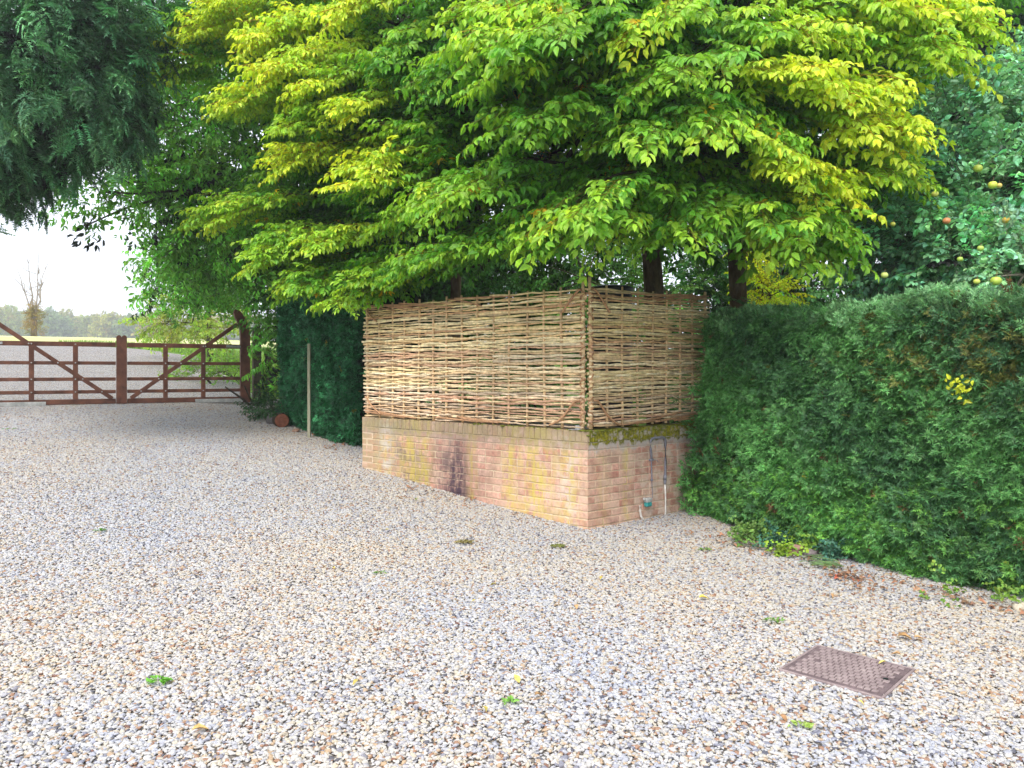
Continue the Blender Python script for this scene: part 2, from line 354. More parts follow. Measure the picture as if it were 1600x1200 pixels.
def spray_tpl(seed, leaf=.2, nside=7, perside=4, spread=50, droop=.45, w=.42):
    """leafy twig of unit length along +x in the xy plane: alternate side twigs carrying alternate leaves"""
    r = np.random.default_rng(seed); lv, lq = leaf_tpl(w); parts = []
    def leaf_at(p, d, up, s):
        R = frames(np.array([d]), np.array([up]))[0]; k = r.uniform(.70, 1.25); hue = r.normal(0, .09)
        parts.append((lv*s @ R+p, lq, np.array([k*(1+hue), k, k*(1-hue)])))
    def twig(p0, d0, L, nleaf):
        p = p0.copy(); d = d0.copy(); step = L/nleaf
        for i in range(nleaf):
            q = p+d*step; d = unit(d+A(0, 0, -.035)); sgn = 1 if i % 2 else -1
            side = unit(np.cross(A(0, 0, 1), d))*sgn
            ld = unit(d*.75+side*r.uniform(.4, 1.1)+A(0, 0, -droop*r.uniform(-.2, 2.2))+r.normal(0, .2, 3))
            leaf_at(q, ld, A(0, 0, 1)+r.normal(0, .5, 3), leaf*r.uniform(.6, 1.25)); p = q
        leaf_at(p, unit(d+A(0, 0, -droop)), A(0, 0, 1)+r.normal(0, .3, 3), leaf*.9)
        stem(p0, p, .006)
    def stem(a, b, rad):
        m_ = MB(); m_.tube([a, (a+b)/2+A(0, 0, .01), b], [rad, rad*.8, rad*.5], 3, caps=False)
        parts.append((m_.v[0], m_.f[4], np.array([.7, .38, .4])))
    p = A(0, 0, 0); d = A(1, 0, .08); pts = [p.copy()]
    for i in range(nside):
        q = p+d/nside; d = unit(d+A(0, r.normal(0, .06), -.022)); sgn = 1 if i % 2 else -1
        a = math.radians(spread)*sgn; sd_ = A(d[0]*math.cos(a)-d[1]*math.sin(a), d[0]*math.sin(a)+d[1]*math.cos(a), d[2]+r.normal(0, .12))
        twig(q, unit(sd_), (.42-.03*i)*r.uniform(.8, 1.2), max(2, perside-i//3)); pts.append(q); p = q
    twig(p, d, .3, 3)
    for a, b in zip(pts[:-1], pts[1:]): stem(a, b, .010)
    return merge(parts)
def needle_tpl(seed, nside=6, nn=7, nl=.16, nw=.035, spread=48, droop=.1, tri=True, L1=.45):
    r = np.random.default_rng(seed); parts = []
    def ndl(p, d, up, l):
        s = unit(np.cross(d, up))*nw
        v = np.array([p-s*.5, p+s*.5, p+d*l*.6+s*.6, p+d*l, p+d*l*.6-s*.6]) if not tri else np.array([p-s*.6, p+s*.6, p+d*l])
        k = r.uniform(.65, 1.35); parts.append((v, [np.arange(len(v))], np.array([k*r.uniform(.85, 1.15), k, k])))
    def twig(p0, d0, L, n_):
        p = p0.copy(); d = d0.copy()
        for i in range(n_):
            q = p+d*L/n_; d = unit(d+A(0, 0, -droop*.5)+r.normal(0, .05, 3)); side = unit(np.cross(A(0, 0, 1), d))
            for sg in (-1, 1): ndl(q, unit(d*.6+side*sg+A(0, 0, r.normal(.05, .2))), A(0, 0, 1)+r.normal(0, .3, 3), nl*r.uniform(.8, 1.15)*(1-.35*i/n_))
            p = q
        ndl(p, d, A(0, 0, 1), nl)
        s = unit(np.cross(d0, A(0, 0, 1)))*.012; parts.append((np.array([p0-s, p0+s, p]), [np.arange(3)], np.array([1., .7, .5])))
    p = A(0, 0, 0); d = A(1, 0, .05)
    for i in range(nside):
        q = p+d/nside*.8; d = unit(d+A(0, r.normal(0, .06), -droop)); a = math.radians(spread)*(1 if i % 2 else -1)
        twig(q, unit(A(d[0]*math.cos(a)-d[1]*math.sin(a), d[0]*math.sin(a)+d[1]*math.cos(a), d[2]+r.normal(0, .15))), L1*(1-.08*i)*r.uniform(.8, 1.2), nn); p = q
    twig(p, d, .35, nn)
    return merge(parts)
HORN = [spray_tpl(k, .18, 9, 4, 50, .34) for k in range(6)]
ODD = [spray_tpl(200+k, .34, 2, 1, 60, .5) for k in range(2)]
LAUR = [spray_tpl(20+k, .26, 6, 3, 60, .7, .34) for k in range(3)]
APPL = [spray_tpl(40+k, .20, 6, 4, 55, .25, .58) for k in range(3)]
YEW = [needle_tpl(60+k, 8, 7, .13, .036, 46, .14) for k in range(3)]
HEDG = [needle_tpl(80+k, 4, 3, .30, .095, 50, .05) for k in range(4)]
CLUMP = [spray_tpl(90+k, .42, 5, 2, 60, .3, .5) for k in range(3)]
def scatter(mb, tpls, pos, fwd, nrm, sc, col):
    pos = np.asarray(pos); R = frames(np.asarray(fwd), np.asarray(nrm)); sc = np.asarray(sc); col = np.asarray(col)
    pick = rng.integers(0, len(tpls), len(pos))
    for k, (tv, tq, tvar) in enumerate(tpls):
        i = pick == k
        if i.any(): stamp(mb, tv, tq, pos[i], R[i], sc[i], col[i], tvar)
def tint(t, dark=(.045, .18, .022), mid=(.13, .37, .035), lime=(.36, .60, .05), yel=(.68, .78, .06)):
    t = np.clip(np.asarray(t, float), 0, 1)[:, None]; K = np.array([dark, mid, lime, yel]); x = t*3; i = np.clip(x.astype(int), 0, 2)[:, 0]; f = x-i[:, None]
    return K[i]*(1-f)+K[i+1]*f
def limb(mb, a, b, r0, r1, sag=.12, seg=9, wob=.05, n=7):
    a = np.asarray(a, float); b = np.asarray(b, float); t = np.linspace(0, 1, seg)[:, None]; L = np.linalg.norm(b-a)
    p = a+(b-a)*t+A(0, 0, 1)*np.sin(t*math.pi)*L*sag+np.cumsum(rng.normal(0, wob*L/seg, (seg, 3)), 0)*np.sin(t*math.pi)
    mb.tube(p, np.linspace(r0, r1, seg), n); return p

# ---------------------------------------------------------------- hornbeam crowns: layered boughs
def bough(leafmb, woodmb, root, tip, nsp, slen, t, width=.8, tpl=HORN, base=.25, cols=None, wr=.02, r1=.004, nb=1):
    root = np.asarray(root, float); tip = np.asarray(tip, float); L = np.linalg.norm(tip-root)
    p = limb(woodmb, root, tip, wr, r1, .10, 9, .08, 5)
    d = unit(tip-root); side = unit(np.cross(d, A(0, 0, 1)))
    u = base+(1-base)*rng.random(nsp)**.8; u[:3] = 1, .97, .93
    sg = rng.choice([-1, 1], nsp); fi = u*(len(p)-1); i0 = np.clip(fi.astype(int), 0, len(p)-2); c = p[i0]+(p[i0+1]-p[i0])*(fi-i0)[:, None]
    ww = width*(1-u)**.6*rng.random(nsp)+.02
    pos = c+side*(sg*ww)[:, None]+d*(ww*.4)[:, None]+rng.normal(0, .03, (nsp, 3)); pos[:, 2] -= ww*.18
    fw = d*1.+side*(sg*rng.uniform(.1, .9, nsp))[:, None]+rng.normal(0, .2, (nsp, 3)); fw[:, 2] -= .05+rng.random(nsp)*.22
    nr = np.tile(A(0, 0, 1), (nsp, 1))+rng.normal(0, .22, (nsp, 3))
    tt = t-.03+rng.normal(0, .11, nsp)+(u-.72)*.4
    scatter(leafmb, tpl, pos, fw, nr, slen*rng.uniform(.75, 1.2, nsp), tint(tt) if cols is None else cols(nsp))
    if rng.random() < .6:      # odd leaves already turned
        i = rng.integers(0, nsp, 2); scatter(leafmb, ODD, pos[i], fw[i], nr[i], np.full(2, slen*.5), A(.75, .52, .04)*np.ones((2, 1)))
def low_edge(px):
    return np.interp(px, [230, 300, 340, 400, 450, 560, 620, 700, 760, 830, 900, 1000, 1050, 1150, 1250, 1300, 1360, 1440, 1500, 1560],
                     [90, 60, 330, 400, 440, 462, 430, 425, 395, 360, 350, 335, 355, 325, 320, 310, 375, 270, 100, 20])
def hornbeam(name, base, lean, rad, label, boughs, fill, group):
    root = empty(name, (base[0], base[1], base[2]), label, "tree", group)
    tw = MB(); top = A(*lean); pts = []
    t = np.linspace(0, 1, 12)[:, None]; b = A(*base)-A(0, 0, .2); p = b+(top-b)*t; p[:, 0] += np.sin(t[:, 0]*5)*.06; p[:, 1] += np.cos(t[:, 0]*4)*.05
    th = np.linspace(rad, rad*.35, 12); th[0] *= 1.25; tw.tube(p, th, 12)
    br = MB(); lf = MB()
    for (tip, rootp, nsp, sl, tt, wd) in boughs:
        r0 = p[int(np.clip(4+rootp, 2, 11))]
        mid = A(*tip[1])
        limb(br, r0, mid, rad*.32, .022, .05, 10, .06, 6)
        bough(lf, br, mid, A(*tip[0]), int(nsp*(1.35 if base[0] < -.5 else 1.1)), sl*(.80 if base[0] < -.5 else .90), tt, wd)
    part(tw, "trunk", M_BARK, root, True); part(br, "branches", M_BARKD, root, True); part(lf, "crown", M_LEAF, root)
    return root
TR_A = P(1030, 455, 10.4); TR_B = P(1160, 468, 10.0); TR_C = P(700, 455, 11.6)
def zdepth(px, py):                   # how far the outer leaves hang, front of the crowns
    y = np.interp(px, [250, 450, 600, 760, 900, 1200, 1350, 1550], [10.2, 9.0, 8.2, 6.6, 6.0, 6.2, 7.0, 7.6])
    return y+np.interp(py, [-60, 200, 460], [0, .2, .9])
# boughs seen clearly in the photo: (tip px, tip py, inner px, inner py, tint, sprays, which tree)
SEEN = [(300, 62, 560, -40, .93, 46, 'C'), (330, 20, 560, -90, .9, 40, 'C'), (400, 70, 620, 0, .97, 50, 'C'), (425, 118, 640, 60, .97, 46, 'C'), (360, 168, 600, 120, .8, 44, 'C'), (560, 20, 700, -60, .85, 36, 'C'),
        (500, 150, 660, 90, .85, 40, 'C'), (245, 125, 470, 80, .5, 40, 'C'), (250, 60, 450, 10, .42, 30, 'C'), (445, 262, 690, 190, .86, 46, 'C'), (470, 210, 680, 130, .62, 40, 'C'), (560, 180, 760, 120, .8, 36, 'C'),
        (320, 340, 520, 290, .62, 34, 'C'), (350, 345, 560, 300, .7, 36, 'C'), (405, 415, 600, 345, .6, 40, 'C'), (452, 450, 600, 375, .55, 34, 'C'), (430, 380, 560, 330, .6, 30, 'C'), (548, 475, 660, 400, .6, 30, 'C'), (600, 448, 740, 380, .5, 30, 'C'),
        (575, 300, 760, 230, .78, 36, 'C'), (590, 265, 730, 215, .85, 34, 'C'), (510, 390, 650, 330, .74, 30, 'C'), (640, 350, 800, 260, .6, 30, 'C'), (505, 455, 640, 380, .5, 30, 'C'), (660, 420, 800, 340, .42, 28, 'C'), (740, 400, 860, 320, .4, 26, 'C'), (820, 375, 930, 300, .42, 22, 'A'), (1060, 365, 1150, 280, .45, 20, 'A'), (700, 120, 840, 40, .35, 30, 'C'), (620, 100, 800, 20, .3, 30, 'C'),
        (700, 300, 850, 230, .55, 22, 'A'), (740, 310, 880, 230, .5, 22, 'A'), (775, 70, 920, -40, .62, 26, 'A'), (790, 130, 930, 40, .55, 24, 'A'), (770, 20, 900, -80, .7, 24, 'A'), (860, 10, 990, -90, .6, 24, 'A'), (830, 200, 960, 110, .45, 22, 'A'), (870, 60, 1010, -20, .5, 22, 'A'),
        (900, 330, 1020, 240, .5, 20, 'A'), (960, 345, 1060, 250, .5, 20, 'A'), (1010, 50, 1130, -50, .7, 22, 'A'), (1050, 120, 1180, 20, .55, 22, 'A'), (1000, 220, 1120, 120, .4, 22, 'A'),
        (1300, 130, 1130, 60, .93, 26, 'B'), (1340, 155, 1180, 80, .9, 24, 'B'), (1400, 150, 1220, 90, .85, 24, 'B'), (1450, 210, 1270, 170, .9, 24, 'B'), (1375, 300, 1190, 250, .92, 26, 'B'), (1330, 270, 1180, 240, .95, 20, 'B'), (1430, 195, 1240, 130, .85, 22, 'B'),
        (1550, 40, 1350, 20, .72, 30, 'B'), (1500, 90, 1300, 50, .7, 30, 'B'), (1440, 20, 1270, -40, .8, 26, 'B'), (1500, 20, 1330, -30, .76, 26, 'B'), (1480, 280, 1270, 240, .66, 30, 'B'), (1360, 385, 1220, 310, .5, 26, 'B'), (1330, 350, 1200, 280, .5, 26, 'B'),
        (1250, 60, 1120, -20, .8, 24, 'B'), (1170, 210, 1080, 110, .5, 22, 'B'), (1120, 330, 1060, 220, .45, 20, 'B'), (1180, 330, 1100, 230, .5, 20, 'B'), (1140, 200, 1060, 100, .6, 18, 'B')]
BO = {'A': [], 'B': [], 'C': []}
for (tx, ty, ix, iy, tt, ns, w_) in SEEN:
    ty -= 14; iy = ty-(ty-iy+14)*(.25 if w_ == 'C' else (.5 if ty > 120 else -.15 if tx > 1200 else .4))
    if w_ == 'B' and tx > 1280: tx -= 58+40*(ty > 180); ix -= 40
    if w_ == 'C' and tx < 470: tx += 22
    Yt = float(zdepth(tx, ty))+rng.normal(0, .12); Yi = Yt+rng.uniform(.5, 1.3)
    BO[w_].append(((P(tx, ty, Yt), P(ix, iy, Yi)), rng.integers(2, 7), ns, .52, tt, .55))
# the rest of the crowns, bough behind bough
for layer, (dy, step, tb) in enumerate(((.8, 92, .38), (1.8, 84, .26), (3.0, 100, .18))):  # fill leaves tinted darker layer by layer: shadow gaps put into their colour
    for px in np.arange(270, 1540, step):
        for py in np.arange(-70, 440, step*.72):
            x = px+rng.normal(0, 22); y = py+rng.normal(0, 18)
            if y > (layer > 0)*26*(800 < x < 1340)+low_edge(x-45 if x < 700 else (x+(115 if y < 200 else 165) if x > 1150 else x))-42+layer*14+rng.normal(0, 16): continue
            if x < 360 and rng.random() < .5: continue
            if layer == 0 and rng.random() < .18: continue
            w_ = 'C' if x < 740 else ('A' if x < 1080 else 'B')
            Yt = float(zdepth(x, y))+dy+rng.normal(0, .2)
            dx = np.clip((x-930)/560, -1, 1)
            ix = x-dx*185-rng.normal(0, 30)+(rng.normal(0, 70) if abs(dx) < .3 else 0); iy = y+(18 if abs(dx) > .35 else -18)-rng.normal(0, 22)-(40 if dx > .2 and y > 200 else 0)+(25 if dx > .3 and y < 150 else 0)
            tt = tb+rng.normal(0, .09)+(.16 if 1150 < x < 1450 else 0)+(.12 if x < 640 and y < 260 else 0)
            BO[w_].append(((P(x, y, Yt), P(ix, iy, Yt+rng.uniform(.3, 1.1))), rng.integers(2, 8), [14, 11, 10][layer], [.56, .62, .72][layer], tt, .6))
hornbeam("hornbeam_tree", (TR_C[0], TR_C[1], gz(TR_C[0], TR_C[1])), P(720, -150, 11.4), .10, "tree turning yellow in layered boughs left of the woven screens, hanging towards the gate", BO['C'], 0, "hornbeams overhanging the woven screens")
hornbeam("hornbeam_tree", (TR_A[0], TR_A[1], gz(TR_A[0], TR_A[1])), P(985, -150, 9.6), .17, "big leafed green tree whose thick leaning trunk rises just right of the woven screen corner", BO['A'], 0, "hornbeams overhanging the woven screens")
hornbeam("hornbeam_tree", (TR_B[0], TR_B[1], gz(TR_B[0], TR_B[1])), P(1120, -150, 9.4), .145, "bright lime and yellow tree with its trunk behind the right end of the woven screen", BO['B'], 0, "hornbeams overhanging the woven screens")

# ---------------------------------------------------------------- general leafy tree / shrub
def leafy(name, base, trunk_top, rad, blobs, tpl, leafmat, colf, slen, label, cat, group=None, bark=M_BARKD, stems=1, density=1., hang=.25, out_bias=1.):
    """blobs: (centre, radii, sprays); sprays sit through the outer half of each blob and point outward and down"""
    base = A(*base); root = empty(name, base, label, cat, group); tw = MB(); br = MB(); lf = MB(); tt = A(*trunk_top)
    for k in range(stems):
        off = rng.normal(0, .12, 3)*(stems > 1); off[2] = 0
        t = np.linspace(0, 1, 8)[:, None]; p = (base-A(0, 0, .15)+off)+(tt+off*3-base-off)*t+np.sin(t*3+k)*rng.normal(0, .06, 3); p[0] = base+off-A(0, 0, .15)
        tw.tube(p, np.linspace(rad, rad*.45, 8), 9)
    for c, r, ns in blobs:
        c = A(*c); r = A(*r); ns = int(ns*density)
        limb(br, tt+(c-tt)*.05, c, max(rad*.4, .015), .012, .05, 7, .08, 5)
        for q in range(5): limb(br, c, c+r*unit(rng.normal(0, 1, 3))*.75, .014, .005, .05, 5, .08, 4)
        d = unit(rng.normal(0, 1, (ns, 3))); rr = rng.uniform(.45, 1., ns)**.6
        wob = 1+.22*np.sin(d[:, 0]*5+c[0])*np.cos(d[:, 2]*4+c[1]*2)+.15*np.sin(d[:, 1]*9+d[:, 2]*7)
        pos = c+d*r*(rr*wob)[:, None]
        keep = pos[:, 2] > base[2]+.03; pos = pos[keep]; d = d[keep]; k = len(pos)
        fw = d*out_bias+rng.normal(0, .5, (k, 3)); fw[:, 2] -= hang; nr = np.tile(A(0, 0, 1), (k, 1))+d*.5+rng.normal(0, .35, (k, 3))
        scatter(lf, tpl, pos, fw, nr, slen*rng.uniform(.7, 1.25, k), colf(k))
    part(tw, "trunk" if stems == 1 else "stems", bark, root, True); part(br, "branches", bark, root, True); part(lf, "crown" if cat == "tree" else "foliage", leafmat, root)
    return root
def cvar(c, s=.2, g=.25): return lambda k: np.clip(A(*c)*(1+rng.normal(0, s, (k, 1)))*(1+rng.normal(0, g*.3, (k, 3))), .004, 1)
# yew at the upper left
yb = []
for px, py, Y, r, ns in ((-60, 60, 10.2, 1.35, 190), (60, 40, 9.8, 1.1, 190), (125, 60, 9.6, .9, 170), (30, 160, 9.6, 1.05, 190), (110, 170, 9.5, .8, 150), (155, 115, 9.6, .55, 90), (-30, 260, 9.7, .7, 120), (40, 235, 9.8, .45, 70), (165, 30, 9.8, .65, 100), (130, -60, 10.4, 1.3, 160), (170, 185, 10, .4, 50), (-90, 160, 10.8, 1.1, 110)):
    yb.append((P(px, py, Y), (r, r, r*.62), ns*1.5))
leafy("yew_tree", (-10.0, 11.6, gz(-10, 11.6)), (-9.3, 11.2, 5.5), .32, yb, YEW, M_NEEDLE, cvar((.085, .22, .095), .5), .46, "dark blue green yew hanging over the drive at the top left", "tree", hang=.35)
# laurel by the gate post
lb = []
for px, py, Y, r, ns in ((370, 330, 14.4, 1.2, 190), (290, 300, 14.2, .8, 110), (420, 260, 13.8, 1.4, 220), (340, 190, 13.8, 1.3, 200), (260, 230, 13.8, .8, 100), (410, 375, 14.8, .65, 140), (325, 385, 15.0, .7, 110), (355, 440, 16.8, .45, 60), (440, 450, 14.6, .26, 60), (265, 400, 15.6, .5, 60), (275, 445, 17.0, .55, 55), (330, 430, 17.4, .6, 80), (430, 380, 13.8, .8, 130), (275, 350, 14.6, .55, 60), (400, 100, 13.8, 1.6, 170), (300, 80, 14.4, 1.4, 130), (432, 510, 15.0, .2, 34), (260, 130, 14.5, 1.1, 100), (436, 560, 14.6, .16, 16)):
    lb.append((P(px, py, Y), (r, r, r*.8), ns))
lb.append((P(165, 300, 12.6), (.6, .5, .25), 22)); lb.append((P(140, 350, 12.6), (.16, .2, .25), 6)); lb.append((P(200, 285, 12.8), (.5, .6, .3), 34))
leafy("laurel_tree", (-4.1, 15.7, gz(-4.1, 15.7)), P(425, 300, 14.6), .11, lb, LAUR, M_GLOSS, cvar((.17, .44, .055), .45), .42, "glossy dark laurel drooping beside the right gate post", "tree", hang=.45, stems=3)
# background trees behind the screens
bgt = []
for k, (px, Y, h, c, lab) in enumerate(((560, 15.0, 6.5, (.05, .15, .03), "dense green tree behind the dark clipped hedge left of the screens"),
        (640, 15.5, 7.5, (.06, .16, .03), "shaded background tree behind the left half of the long woven screen"),
        (830, 16.5, 8, (.07, .17, .03), "thin leaved background tree with sky showing through behind the screen middle"),
        (1010, 17.5, 8, (.07, .18, .03), "background tree seen low between the two hornbeam trunks"),
        (1240, 16, 7.5, (.04, .12, .03), "dark background tree right of the second hornbeam trunk"),
        (1420, 18, 9, (.03, .09, .03), "tall dark tree standing behind the apple tree"))):
    x = (px-CX)/F*Y; gb = gz(x, Y); bl = []
    for q in range(16):
        zc = gb+1.3+rng.random()*(h-1.3); bl.append((A(max(x+rng.normal(0, 1.1), (560-CX)/F*Y), Y+rng.normal(0, .7), zc), (1.15, 1.0, .8), 74 if k not in (2, 3) else 40))
    for q in range(5):
        bl.append((A(max(x+rng.normal(0, 1.2), (560-CX)/F*Y), Y+rng.normal(0, .6), gb+rng.uniform(.3, 2.2)), (.9, .7, .7), 40))
    leafy("background_tree", (x, Y, gb), (x+rng.normal(0, .3), Y, gb+h*.7), .13, bl, LAUR if k % 2 else HORN, M_LEAF, cvar([q_*1.7 for q_ in c], .4), .56, lab, "tree", "trees behind the woven screens")
# lit yellow green shrub seen past the second trunk
leafy("shrub", (*P(1190, 470, 12.5)[:2], 0), P(1190, 500, 12.5), .03, [(P(1192, 440, 12.5), (.2, .2, .4), 36), (P(1182, 385, 12.8), (.22, .2, .25), 16), (P(1205, 462, 12.3), (.24, .2, .2), 24), (P(1190, 560, 12.5), (.4, .4, .9), 60)], HORN, M_LEAF, cvar((.66, .80, .03), .2), .3, "bright yellow green shrub glimpsed right of the right tree trunk", "shrub", stems=3)
# dark conifer upper right
cb_ = [(P(px, py, Y), (1.3, 1.2, 1.1), 140) for px, py, Y in ((1560, 60, 12.5), (1500, 100, 13), (1600, -20, 12.5), (1500, -60, 13), (1640, 100, 12), (1440, 10, 13.5), (1580, 170, 13.2), (1680, 20, 12.6), (1480, 200, 14), (1600, 250, 14))]
leafy("conifer", (*P(1600, 400, 13.5)[:2], 0), P(1590, 0, 13.3), .3, cb_, YEW, M_NEEDLE, cvar((.018, .04, .025)), .8, "almost black conifer in the top right corner above the apple tree", "tree", hang=.6)
# apple tree
ab = []
for px, py, Y, r, ns in ((1450, 200, 9.6, .7, 60), (1520, 200, 9.2, .8, 80), (1590, 230, 8.8, .8, 90), (1430, 280, 9.0, .6, 60), (1500, 300, 8.6, .7, 90), (1570, 330, 8.2, .7, 100), (1400, 370, 8.8, .45, 50), (1460, 390, 8.2, .5, 70), (1540, 410, 7.8, .55, 90), (1600, 430, 7.4, .5, 80), (1640, 330, 8, .8, 80), (1390, 420, 8.6, .3, 34), (1660, 200, 8.6, .9, 80), (1500, 250, 9.6, .8, 60), (1600, 160, 9.6, .8, 70)):
    ab.append((P(px, py, Y), (r, r, r*.8), ns*1.6))
leafy("apple_tree", (5.2, 9.4, 0), (5.0, 9.2, 2.4), .14, ab, APPL, M_GLOSS, cvar((.24, .52, .28), .45), .34, "apple tree with blue green leaves and fruit above the right hedge", "tree", hang=.1, bark=M_PALETWIG)
def apple_mesh():
    th = np.linspace(0, math.pi, 10); ph = np.linspace(0, 2*math.pi, 14, endpoint=False)
    r = np.sin(th)*1.02; z = np.cos(th)*.92-np.exp(-((th)/.35)**2)*.22+np.exp(-((math.pi-th)/.3)**2)*.12
    v = np.stack([r[:, None]*np.cos(ph), r[:, None]*np.sin(ph), z[:, None]+0*ph], -1).reshape(-1, 3)
    i = (np.arange(9)[:, None]*14); j = np.arange(14)[None]; return v, np.stack([i+j, i+14+j, i+14+(j+1) % 14, i+(j+1) % 14], -1).reshape(-1, 4)
av, aq = apple_mesh()
APS = [(1528, 263, 15, (.45, .55, .08), "green apple highest in the apple tree"), (1551, 289, 15, (.55, .6, .08), "large yellow green apple beside a smaller one right of the highest apple"), (1561, 290, 10, (.6, .45, .12), "small golden apple tucked against the right of a larger apple"), (1461, 303, 12, (.5, .5, .1), "yellowish apple nearest the hornbeam leaf tips"), (1479, 345, 13, (.62, .25, .10), "russet red apple in the middle of the apple tree"), (1572, 344, 13, (.6, .42, .06), "golden orange apple at the right edge of the tree"), (1382, 430, 12, (.5, .58, .16), "pale green apple lowest on the left just above the hedge"), (1556, 439, 18, (.42, .55, .08), "largest green apple resting just over the hedge top"), (1526, 440, 11, (.5, .55, .1), "small pale apple at the hedge top left of the largest one"), (1395, 350, 9, (.5, .5, .08), "little yellow apple half hidden on the left of the tree"), (1500, 405, 10, (.35, .5, .08), "green apple low in the centre of the tree"), (1532, 388, 11, (.4, .52, .1), "green apple hanging right of centre low in the tree")]
for px, py, d, c, lab in APS:
    Y = float(np.interp(py, [263, 440], [7.5, 6.9])); p = P(px, py, Y); r = d/2*Y/F*.9
    root = empty("apple", p, "%s" % lab, "apple", "apples on the apple tree")
    mb = MB(); mb.add(av*r+p, aq, c); fr = part(mb, "fruit", M_APPLE, root, True)
    mb = MB(); mb.tube([p+A(0, 0, r*.7), p+A(r*.15, 0, r*1.3), p+A(r*.3, 0, r*1.8)], .003, 5); part(mb, "stalk", M_TWIG, fr)

# ---------------------------------------------------------------- clipped yew hedges
def hedge(name, path, top, thick, dens, colf, label, lean=0., tsc=1., topcol=None, sprl=.14, extra=None):
    path = np.array(path, float); d = np.diff(path, axis=0); L = np.linalg.norm(d, axis=1); cum = np.concatenate([[0], np.cumsum(L)]); tot = cum[-1]
    def at(u):
        i = np.clip(np.searchsorted(cum, u)-1, 0, len(L)-1); t = (u-cum[i])/L[i]; p = path[i]+d[i]*t[:, None]
        # smooth normals
        e = .25; i2 = np.clip(np.searchsorted(cum, np.clip(u+e, 0, tot-1e-6))-1, 0, len(L)-1); i1 = np.clip(np.searchsorted(cum, np.clip(u-e, 1e-6, tot))-1, 0, len(L)-1)
        tg = unit(unit(d[i1])+unit(d[i2])); return p, np.stack([tg[:, 1], -tg[:, 0]], -1)
    def bulge(u, h): return .035*np.sin(u*1.9+h*1.3)+.03*np.sin(u*4.3-h*3.1+1)+.022*np.sin(u*9+h*7)+.018*np.sin(h*12-u*5)-.05*(h < .15)
    root = empty(name, (path[0][0], path[0][1], gz(*path[0])), label, "hedge")
    lf = MB(); core = MB()
    # front
    N = int(dens*tot*top); u = rng.random(N)*tot; p, nr = at(u); z0 = zs(-.508*p[:, 0]+.861*p[:, 1]); H = top-z0; h = rng.random(N)
    nr *= -1 if False else 1
    off = bulge(u, h*H)-rng.random(N)**1.4*.13+.022*np.sin(u*31+h*17)*np.sin(h*41-u*13)-.10*np.clip((h-.93)/.07, 0, 1)-lean*h
    pos = np.concatenate([p+nr*off[:, None], (z0+h*H)[:, None]], 1)
    n3 = np.concatenate([nr, np.zeros((N, 1))], 1); tg = np.stack([-nr[:, 1], nr[:, 0], 0*u], -1)
    fw = n3*rng.uniform(.15, 1.1, (N, 1))+tg*rng.normal(0, .75, (N, 1)); fw[:, 2] += rng.normal(.15, .55, N)
    nn = n3+A(0, 0, .7)+rng.normal(0, .35, (N, 3))
    scatter(lf, HEDG, pos, fw, nn, sprl*rng.uniform(.65, 1.35, N), colf(pos))
    # top
    N = int(dens*tot*thick*.8); u = rng.random(N)*tot; p, nr = at(u); w = rng.random(N)*thick
    pos = np.concatenate([p-nr*w[:, None]-nr*lean, (top-.03+.04*np.sin(u*3+w*2)+.03*np.sin(u*7)-.08*rng.random(N)-.1*np.clip(1-w/.12, 0, 1)*rng.random(N))[:, None]], 1)
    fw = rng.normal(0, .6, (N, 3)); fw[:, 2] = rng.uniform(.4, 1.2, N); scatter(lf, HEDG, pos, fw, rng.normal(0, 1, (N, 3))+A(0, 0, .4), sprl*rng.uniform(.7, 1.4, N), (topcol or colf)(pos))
    if extra is not None:                # longer unclipped shoots at the loose end
        k = len(extra); fw = A(-.8, -.25, .05)+rng.normal(0, .4, (k, 3)); scatter(lf, HEDG, extra, fw, A(0, -.3, 1)+rng.normal(0, .3, (k, 3)), rng.uniform(.09, .19, k), colf(extra))
    # dark twiggy inside
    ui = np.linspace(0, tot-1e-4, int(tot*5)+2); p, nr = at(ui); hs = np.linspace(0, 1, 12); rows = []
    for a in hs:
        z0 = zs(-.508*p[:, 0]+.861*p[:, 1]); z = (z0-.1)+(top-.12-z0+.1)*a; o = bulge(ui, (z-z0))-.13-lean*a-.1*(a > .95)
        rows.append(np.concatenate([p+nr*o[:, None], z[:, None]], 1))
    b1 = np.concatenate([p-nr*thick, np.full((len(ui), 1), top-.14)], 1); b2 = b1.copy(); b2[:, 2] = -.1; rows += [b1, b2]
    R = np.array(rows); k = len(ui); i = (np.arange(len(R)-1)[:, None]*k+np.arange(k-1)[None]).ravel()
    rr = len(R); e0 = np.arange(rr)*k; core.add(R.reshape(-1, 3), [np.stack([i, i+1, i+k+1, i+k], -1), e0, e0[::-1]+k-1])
    part(core, "inner_branches", M_CORE, root, True); part(lf, "foliage", M_NEEDLE, root); return root
